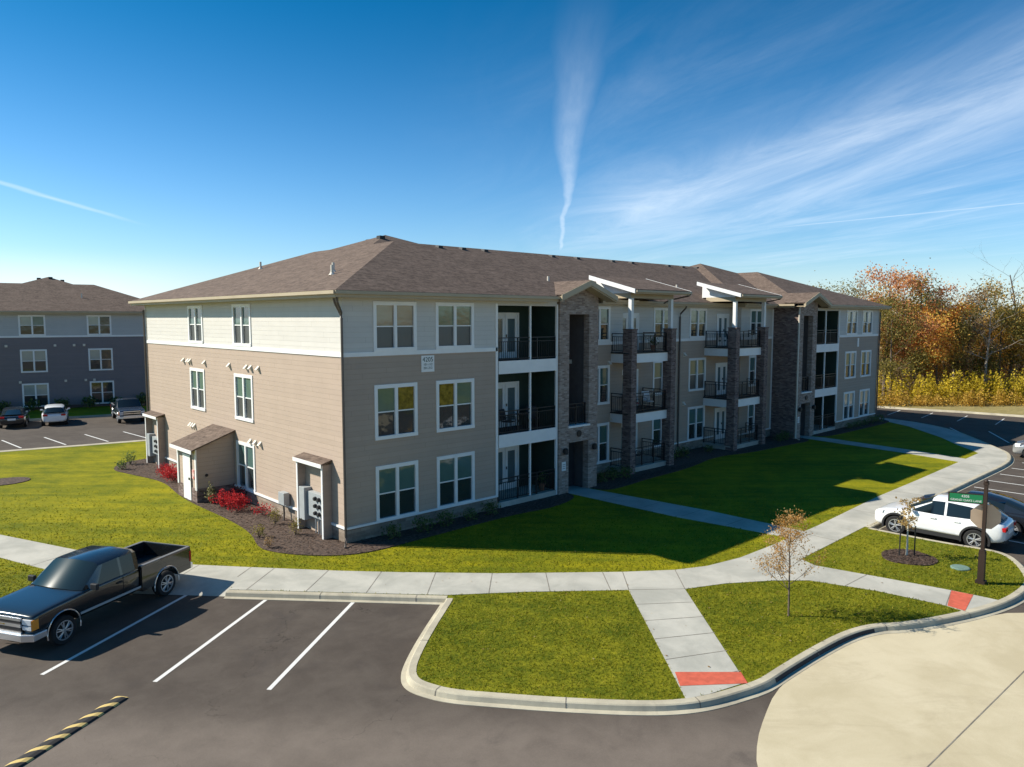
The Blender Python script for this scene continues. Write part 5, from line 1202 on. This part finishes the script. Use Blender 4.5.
def branches(rnd, h, spread, levels=3, trunk_r=.12, base=.35, lean=0.0, nb=7, taper=0.0):
    """returns (MB, tips)"""
    mb = MB(); tips = []
    def grow(p, d, ln, r, lv):
        pts = [p]; q = Vector(p); dd = Vector(d)
        for i in range(3):
            dd = (dd+Vector((rnd.gauss(0, .12), rnd.gauss(0, .12), rnd.gauss(.04, .08)))).normalized(); q = q+dd*ln/3; pts.append(q.copy())
        mb.tube(pts, [r, r*.8, r*.62, r*.4], 5 if lv < 2 else 4, caps=False); tips.append((pts[-1], lv)); tips.append((pts[2], lv))
        if lv < levels:
            for _ in range(rnd.randint(2, 4)):
                t = rnd.choice(pts[1:]); nd = (dd+Vector((rnd.gauss(0, .6), rnd.gauss(0, .6), rnd.gauss(.15, .35)))).normalized(); grow(t, nd, ln*rnd.uniform(.5, .75), r*.5, lv+1)
    tp = [Vector((0, 0, -.1))]; lx = rnd.gauss(0, .02)+lean; ly = rnd.gauss(0, .02)
    for i in range(1, 7): tp.append(Vector((lx*h*i/6*(i/6)+rnd.gauss(0, .012)*h*.3, ly*h*i/6, h*.9*i/6)))
    mb.tube(tp, [trunk_r*(1-.13*i) for i in range(7)], 7, caps=False)
    for i in range(nb):
        f = base+(1-base)*(i+rnd.random()*.6)/nb; k_ = min(int(f*6), 5); p = tp[k_].lerp(tp[k_+1], f*6-k_) if f < 1 else tp[6]
        a = 2.4*i+rnd.random(); sp = spread*(1.1-.6*abs(f-.5))*rnd.uniform(.7, 1.1)*(1+taper*(.55-f))
        grow(p, Vector((math.cos(a), math.sin(a), rnd.uniform(.45, .9))).normalized(), sp, trunk_r*.42*(1.15-f), 1)
    return mb, tips
def tree_proto(seed, h, spread, leafm, nleaf, leafsize, bark=M_bark, base=.3, clump=.5, levels=2, nb=7, lean=0.0, thin=1.0, tr=None, taper=0.0):
    rnd = random.Random(seed); T = bpy.data.objects.new('tree', None); COL.objects.link(T)
    mb, tips = branches(rnd, h, spread, levels, tr or h*.016, base, lean, nb, taper); mb.build('trunk', bark, T, fix=False)
    if nleaf:
        pts = np.array([[*p] for p, lv in tips]); keep = pts[rng.random(len(pts)) < thin]; idx = rng.integers(0, len(keep), nleaf)
        c = keep[idx]+rng.normal(size=(nleaf, 3))*clump*np.array([1, 1, .75])*(.3+.9*rng.random((nleaf, 1)))
        c[:, 2] = np.maximum(c[:, 2], .15*h); np_mesh('crown', leaf_quads(c, leafsize), leafm, T)
    return T
LM = dict(orange=leaf_mat('orange_leaves', [(0.562, 0.175, 0.051), (0.82, 0.423, 0.089), (0.82, 0.667, 0.14)]), rust=leaf_mat('russet_leaves', [(0.345, 0.152, 0.086), (0.732, 0.325, 0.152), (0.82, 0.517, 0.216)]),
          gold=leaf_mat('golden_leaves', [(0.286, 0.195, 0.039), (0.572, 0.364, 0.065), (0.728, 0.468, 0.104)]), olive=leaf_mat('olive_leaves', [(0.098, 0.105, 0.028), (0.238, 0.203, 0.056), (0.378, 0.294, 0.084)]),
          green=leaf_mat('dark_green_leaves', [(0.049, 0.086, 0.033), (0.122, 0.176, 0.055), (0.19, 0.243, 0.081)]), brown=leaf_mat('dry_brown_leaves', [(0.189, 0.121, 0.068), (0.365, 0.243, 0.135), (0.486, 0.351, 0.203)]),
          yellow=leaf_mat('yellow_shrub_leaves', [(0.23, 0.176, 0.016), (0.594, 0.459, 0.034), (0.82, 0.621, 0.068)]), red=leaf_mat('red_shrub_leaves', [(0.22, 0.009, 0.013), (0.462, 0.022, 0.033), (0.605, 0.066, 0.066)]), peach=leaf_mat('peach_leaves', [(0.36, 0.168, 0.06), (0.576, 0.336, 0.144), (0.66, 0.48, 0.24)]))
specs = [  # kind, height, spread, leaf, n, size, bark, clump, label, lean
    ('maple_tree', 9.5, 2.6, 'orange', 6500, .21, M_bark, .75, 'bright orange maple glowing in the middle of the autumn wood', 0),
    ('oak_tree', 13.2, 2.9, 'rust', 5400, .21, M_bark, .8, 'tall russet oak rising just past the building roof', 0),
    ('ash_tree', 12.6, 2.6, 'brown', 1900, .17, M_palebark, .6, 'tall half bare pale ash above the far roof end', 0),
    ('oak_tree', 11.0, 2.8, 'olive', 5600, .22, M_bark, .85, 'olive green oak between the russet oak and the orange maple', 0),
    ('cedar_tree', 11.3, 1.9, 'green', 4500, .21, M_bark, .7, 'dark green pointed cedar behind the orange maple', 0),
    ('bare_tree', 10.5, 2.5, None, 0, 0, M_palebark, 0, 'bare pale grey tree in front of the wood right of the maple', 0),
    ('oak_tree', 11.5, 3.0, 'gold', 5600, .22, M_bark, .85, 'golden yellow oak at the right of the autumn wood', 0),
    ('bare_tree', 14.6, 3.2, None, 0, 0, M_bark, 0, 'tallest bare tree leaning left above the wood at the right edge', -.12),
    ('oak_tree', 10.2, 2.8, 'brown', 4800, .20, M_bark, .8, 'dull brown oak right of the pale bare tree', 0)]
protos = [tree_proto(100+i, s[1], s[2], LM.get(s[3]), s[4], s[5], s[6], .22 if s[4] else .38, s[7], 2 if s[4] else 3, 9 if s[4] else 15, s[9]) for i, s in enumerate(specs)]
def on_view(u_, depth):
    """a spot on the far land at a bearing (in field-of-view units) and a distance"""
    F = Vector((math.cos(YAW), math.sin(YAW))); Rr = Vector((F.y, -F.x)); p = Vector(CAMP[:2])+F*depth+Rr*((u_-512)/FPX*depth); return (p.x, p.y, ZG)
main_pos = {0: (938, 77), 1: (886, 80), 2: (862, 84), 3: (905, 79), 4: (925, 85), 5: (987, 76), 6: (1010, 80), 7: (1022, 84), 8: (968, 80)}
for i, s in enumerate(specs):
    T = protos[i]; T.name = s[0]; T.location = on_view(*main_pos[i]); T.rotation_euler = (0, 0, i*1.1 if s[9] == 0 else R(-43)); tag(T, s[8], 'tree')
extra = [(848, 82, 3), (875, 92, 8), (893, 86, 6), (900, 95, 1), (915, 90, 8), (932, 93, 3), (950, 84, 6), (955, 92, 2), (975, 88, 3), (982, 96, 8), (995, 86, 0), (1005, 92, 3), (1035, 82, 3), (1045, 90, 6), (1060, 84, 1), (1080, 86, 8), (838, 95, 2), (860, 98, 3), (945, 100, 2), (1018, 100, 8), (918, 78, 1), (958, 78, 3), (1000, 78, 3), (892, 76, 3), (1032, 77, 6), (1110, 84, 3), (1140, 88, 0), (815, 92, 3)]
for j, (u_, dp, k_) in enumerate(extra):
    sc = .78+.25*random.random()*(1 if dp > 82 else .7)
    dup(protos[k_], on_view(u_, dp), j*2.3, 'leafy autumn tree standing among others of the wood beyond the far lot', 'trees filling the wood beyond the far lot', sc)
# yellow shrubs and brush along the wood edge
def belt(name, m, n, u0, u1, d0, d1, h0, h1, size, label):
    us = rng.uniform(u0, u1, n); ds = rng.uniform(d0, d1, n)
    F = np.array([math.cos(YAW), math.sin(YAW)]); Rr = np.array([F[1], -F[0]])
    P = np.array(CAMP[:2])+F*ds[:, None]+Rr*((us-512)/FPX*ds)[:, None]
    nc = int((u1-u0)*.9); cu = rng.uniform(u0, u1, nc); cd_ = rng.uniform(d0, d1, nc); ch = rng.uniform(h0, h1, nc); cr = rng.uniform(2.5, 8.0, nc)   # separate clumps of stems
    pick = rng.integers(0, nc, n); q = rng.normal(size=n); us = cu[pick]+q*cr[pick]*.5; ds = cd_[pick]+rng.normal(size=n)*.35
    P = np.array(CAMP[:2])+F*ds[:, None]+Rr*((us-512)/FPX*ds)[:, None]
    z = ZG+rng.random(n)**.75*ch[pick]*np.exp(-(q*.55)**2)
    o = np_mesh(name, leaf_quads(np.column_stack([P, z]), size), m); tag(o, label, 'bushes', kind='stuff')
belt('yellow_bushes', LM['yellow'], 30000, 790, 1180, 70.8, 75, 1.6, 3.5, .19, 'belt of bright yellow shrubs along the edge of the wood')
belt('brush', LM['gold'], 13000, 790, 1180, 69.4, 71.2, .5, 1.7, .16, 'strip of dull golden brush before the yellow shrubs')
belt('undergrowth', LM['brown'], 34000, 780, 1200, 76, 100, 3.0, 8.0, .26, 'brown tangled undergrowth filling the wood between trunks')
belt('distant_wood', LM['brown'], 34000, 760, 1250, 101, 110, 6.0, 11.0, .36, 'dim brown mass of the wood behind the nearer trees')

# young trees on the lawns
T = tree_proto(55, 3.0, .60, leaf_mat('tan_orange_leaves', [(.38, .17, .035), (.54, .31, .09), (.62, .45, .22)]), 3600, .045, M_bark, .24, .12, 3, 22, tr=.03, taper=1.0); T.name = 'young_tree'; T.location = (5.53, -14.16, ZG); tag(T, 'young tree with sparse peach and orange leaves on the lawn by the round curb', 'tree')
T = tree_proto(61, 2.25, .26, leaf_mat('pale_gold_leaves', [(.34, .20, .06), (.52, .36, .14), (.58, .46, .24)]), 420, .085, mat('white_tree_wrap', (.62, .58, .50), .8, var=.1), .42, .10, 2, 8, tr=.038); T.name = 'staked_sapling'; T.location = (13.50, -14.48, ZG+.02); tag(T, 'thin pale sapling held by dark stakes in a mulch ring before the white SUV', 'tree')
k = MB()
for dx, dy in ((-.18, .18), (.18, -.18)): k.tube([(dx, dy, 0), (dx, dy, 1.05)], .022, 6)
k.tube([(-.18, .18, .95), (0, 0, .92), (.18, -.18, .95)], .01, 4); k.build('stakes', M_plastic, T)
# shrubs
def shrub(name, label, loc, rad, hgt, m, n=350, size=.07, group=None, cat='shrub', twig=True):
    T = thing(name, label, cat, loc, random.random()*6, group); c = rng.normal(size=(n, 3)); c /= np.linalg.norm(c, axis=1)[:, None]
    c *= (rng.random(n)**.4)[:, None]; c *= (1+.25*np.sin(c[:, :1]*7+c[:, 1:2]*5)); c = c*np.array([rad, rad, hgt/2])+np.array([0, 0, hgt*.55]); c[:, 2] = np.maximum(c[:, 2], .03)
    np_mesh('foliage', leaf_quads(c, size), m, T)
    k = MB(); 
    for i in range(5): a = i*1.3; k.tube([(0, 0, -.02), (rad*.5*math.cos(a), rad*.5*math.sin(a), hgt*.6)], [.015, .006], 4)
    k.build('stems', M_bark, T, fix=False); return T
Z0 = ZG+.03
shrub('red_shrub', 'red leaved shrub nearest the shed door, left of the utility closet', (-.95, 15.2, Z0), .55, .75, LM['red'], 950, .07); shrub('red_shrub', 'red leaved shrub farthest along the end wall by the far meter shelter', (-.9, 16.4, Z0), .5, .7, LM['red'], 850, .07)
shrub('red_shrub', 'dull red shrub close against the end wall window', (-.35, 8.7, Z0), .42, .75, leaf_mat('dull_red_leaves', [(.06, .01, .012), (.16, .02, .03), (.22, .03, .05)]), 350, .08); shrub('red_shrub', 'large red shrub in front of the utility closet corner', (-1.1, 8.35, Z0), .55, .7, LM['red'], 1000, .07)
shrub('red_shrub', 'bright red rounded shrub right of the large one on the mulch', (-1.05, 7.25, Z0), .55, .72, LM['red'], 1000, .07); shrub('red_shrub', 'low thin red shrub, rightmost along the end wall', (-.5, 5.9, Z0), .42, .45, LM['red'], 220, .07)
shrub('green_shrub', 'olive shrub under the disconnect box on the end wall', (-.75, 4.2, Z0), .26, .6, LM['olive'], 220, .06); shrub('green_shrub', 'brown green shrub before the near meter shelter', (-.85, 2.3, Z0), .26, .65, LM['olive'], 220, .06)
shrub('green_shrub', 'small round shrub at the lawn edge of the mulch near the pickup', (-2.0, 2.9, Z0), .28, .5, LM['olive'], 220, .06); shrub('grass_clump', 'dry brown grass tuft at the tip of the mulch bed', (-2.3, 1.5, Z0), .2, .4, LM['brown'], 160, .06)
shrub('green_shrub', 'dark round shrub at the far left tip of the mulch bed', (-1.2, 21.4, Z0), .35, .75, LM['green'], 260, .08); shrub('green_shrub', 'low dark shrub farthest left in the mulch', (-2.0, 20.2, Z0), .3, .5, LM['green'], 220, .08)
shrub('tall_grass', 'pale green grass clump at the corner of the utility closet', (-1.35, 9.3, Z0), .22, .85, leaf_mat('pale_grass_blades', [(.14, .14, .06), (.26, .25, .12), (.34, .32, .18)]), 200, .10, cat='grass clump')
fr = [(1.6, -.6), (2.9, -.75), (4.1, -.6), (5.3, -.7), (6.5, -.6), (14.6, .2), (15.6, .3), (16.4, .1), (22.1, 1.2), (23.3, 1.3), (26.0, 1.2), (33.0, .2), (34.0, .3), (42.2, -.6), (43.6, -.65), (45.0, -.6), (46.4, -.6), (47.6, -.7)]
pr_s = shrub('foundation_shrub', 'low dark shrub in the shaded mulch bed along the building front', (fr[0][0], fr[0][1], Z0), .38, .55, LM['green'], 300, .08, 'foundation shrubs along the shaded front')
for (x, y) in fr[1:]: dup(pr_s, (x, y, Z0), x*3.1, None, None, .8+.4*random.random())
hb = shrub('hedge_shrub', 'dark evergreen shrub at the foot of the shaded grey building', (org.x, org.y, ZG), .7, 1.0, LM['green'], 260, .2, 'shrubs along the foot of the second building')
for i_ in range(9):
    q_ = org-dirr*(1.2+2.2*i_)+Vector((-dirr.y, dirr.x))*-.9; (setattr(hb, 'location', (q_.x, q_.y, ZG)) if i_ == 0 else dup(hb, (q_.x, q_.y, ZG), i_*1.7, None, None, .8+.3*random.random()))
# downspout elbow stones and fallen scraps are left to the mulch; grass blades on the near lawns
def inside(poly, P):
    x, y = P[:, 0], P[:, 1]; r = np.zeros(len(P), bool); n_ = len(poly)
    for i in range(n_):
        x0, y0 = poly[i]; x1, y1 = poly[(i+1) % n_]
        c = ((y0 > y) != (y1 > y)); 
        with np.errstate(divide='ignore', invalid='ignore'): r ^= c & (x < (x1-x0)*(y-y0)/(y1-y0)+x0)
    return r
N = 900000
P = np.column_stack([rng.uniform(-14, 30, N), rng.uniform(-18.5, 31, N)])
F = np.array([math.cos(YAW), math.sin(YAW)]); Rr = np.array([F[1], -F[0]]); rel = P-np.array(CAMP[:2]); dep = rel@F; latv = (rel@Rr)/dep
keep = (dep > 5) & (np.abs(latv) < .74) & (rng.random(N) < np.clip((19.0/dep)**2.6, 0, 1.0)*np.clip((36-dep)/14, 0, 1)); P = P[keep]
hole = [walk_poly, WALK2, walk3, walk4, bedL, bedM, bedR, ring, ring2]
ok = inside([tuple(p) for p in outline], P)
for h_ in hole: ok &= ~inside(h_, P)
ok &= ~((P[:, 0] > -.1) & (P[:, 1] > -.1) & (P[:, 0] < 49))
# keep clear of the curb tops
line_all = [island, inlet, bay_back, bay_left]
for ln in line_all:
    for a, b in zip(ln[:-1], ln[1:]):
        a = np.array(a); b = np.array(b); t = np.clip(((P-a)@(b-a))/max(1e-9, (b-a)@(b-a)), 0, 1); d2 = np.sum((P-(a+t[:, None]*(b-a)))**2, 1); ok &= d2 > .2**2
P = P[ok]; n_ = len(P); dp = np.sqrt(np.sum((P-np.array(CAMP[:2]))**2, 1))
wd = .012*np.clip(dp/18, 1, 2.2); ht = .025+.035*rng.random(n_); a = rng.uniform(0, 2*np.pi, n_); ln_ = rng.normal(0, .035, (n_, 2))
o3 = np.column_stack([P, np.full(n_, ZG)])
v = np.stack([o3+np.column_stack([np.cos(a)*wd, np.sin(a)*wd, np.zeros(n_)]), o3-np.column_stack([np.cos(a)*wd, np.sin(a)*wd, np.zeros(n_)]), o3+np.column_stack([ln_, ht])], 1).reshape(-1, 3)
go = np_mesh('grass', v, leaf_mat('grass_blades', [(.09, .12, .005), (.17, .185, .008), (.26, .25, .014), (.38, .32, .04)], .7, .5), k=3)
tag(go, 'short mown yellow green grass on the lawns around the walks', 'grass', kind='stuff')

n2 = 1500; Q = np.column_stack([rng.uniform(-5, 17, n2), rng.uniform(-18, -4, n2)]); near_t = np.exp(-np.min([np.hypot(Q[:, 0]-a_, Q[:, 1]-b_) for a_, b_ in ((6.2, -14.6), (14.0, -14.8))], axis=0)**2/5.0)
ok2 = inside([tuple(p) for p in outline], Q) & (rng.random(n2) < .12+.8*near_t); Q = Q[ok2]
lv = leaf_quads(np.column_stack([Q, np.full(len(Q), ZG+.035)]), .075); lv[:, 2] = ZG+.02+np.abs(lv[:, 2]-(ZG+.035))*.35
tag(np_mesh('fallen_leaves', lv, leaf_mat('fallen_leaf', [(.20, .10, .04), (.38, .24, .10), (.52, .42, .26)])), 'fallen leaves scattered over the lawns under the young trees', 'leaves', kind='stuff')

mc = []
for bed, n_m in ((bedL, 7000), (bedM, 2500), (ring, 900), (bedR, 1200)):
    b_ = np.array(bed); lo_, hi_ = b_.min(0), b_.max(0); q = rng.uniform(lo_, hi_, (n_m*3, 2)); q = q[inside([tuple(p) for p in bed], q)]; q = q[~((q[:, 0] > .05) & (q[:, 1] > .05) & (q[:, 0] < 49))][:n_m]; mc.append(q)
mc = np.vstack(mc); v = leaf_quads(np.column_stack([mc, np.full(len(mc), ZG+.045)]), .10); v[:, 2] = ZG+.032+np.abs(v[:, 2]-(ZG+.045))*.5
tag(np_mesh('mulch_chips', v, leaf_mat('bark_chips', [(.02, .013, .010), (.07, .045, .034), (.15, .10, .075)], .9, 0.0)), 'loose bark chips lying over the mulch beds', 'mulch', kind='stuff')
# autumn trees across the drive, seen only in the window panes
g = MB(); g.prism([(26, -33), (64, -33), (64, -59), (26, -59)], ZA-.1, ZG, bottom=False); structure('drive_verge', g, M_lawn)
for i_, (x, y, k_) in enumerate(((29, -36, 6), (36, -37, 0), (43, -36, 6), (51, -38, 6), (58, -37, 1))): dup(protos[k_], (x, y, ZG), i_*1.3, 'leafy autumn tree on the verge across the drive', 'autumn trees across the drive', .9)

M_pot = mat('terracotta_pot', (.28, .12, .07), .8, var=.1)
for lb, x, y, z in (('terracotta pot with a green plant on the top balcony of the near brick pier bay', 20.1, 1.2, FL[2]+.045), ('terracotta pot with a green plant on the ground patio next to the near stair tower', 10.6, .45, FL[0]+.005)):
    T = thing('potted_plant', lb, 'plant', (x, y, z)); k = MB(); k.lathe([(.11, 0), (.16, .28), (.18, .28), (.18, .33), (.14, .33)], (0, 0, 0), (0, 0, 1), 14); k.build('pot', M_pot, T)
    c = rng.normal(size=(160, 3))*np.array([.13, .13, .16])+np.array([0, 0, .55]); np_mesh('leaves', leaf_quads(c, .09), LM['green'], T)
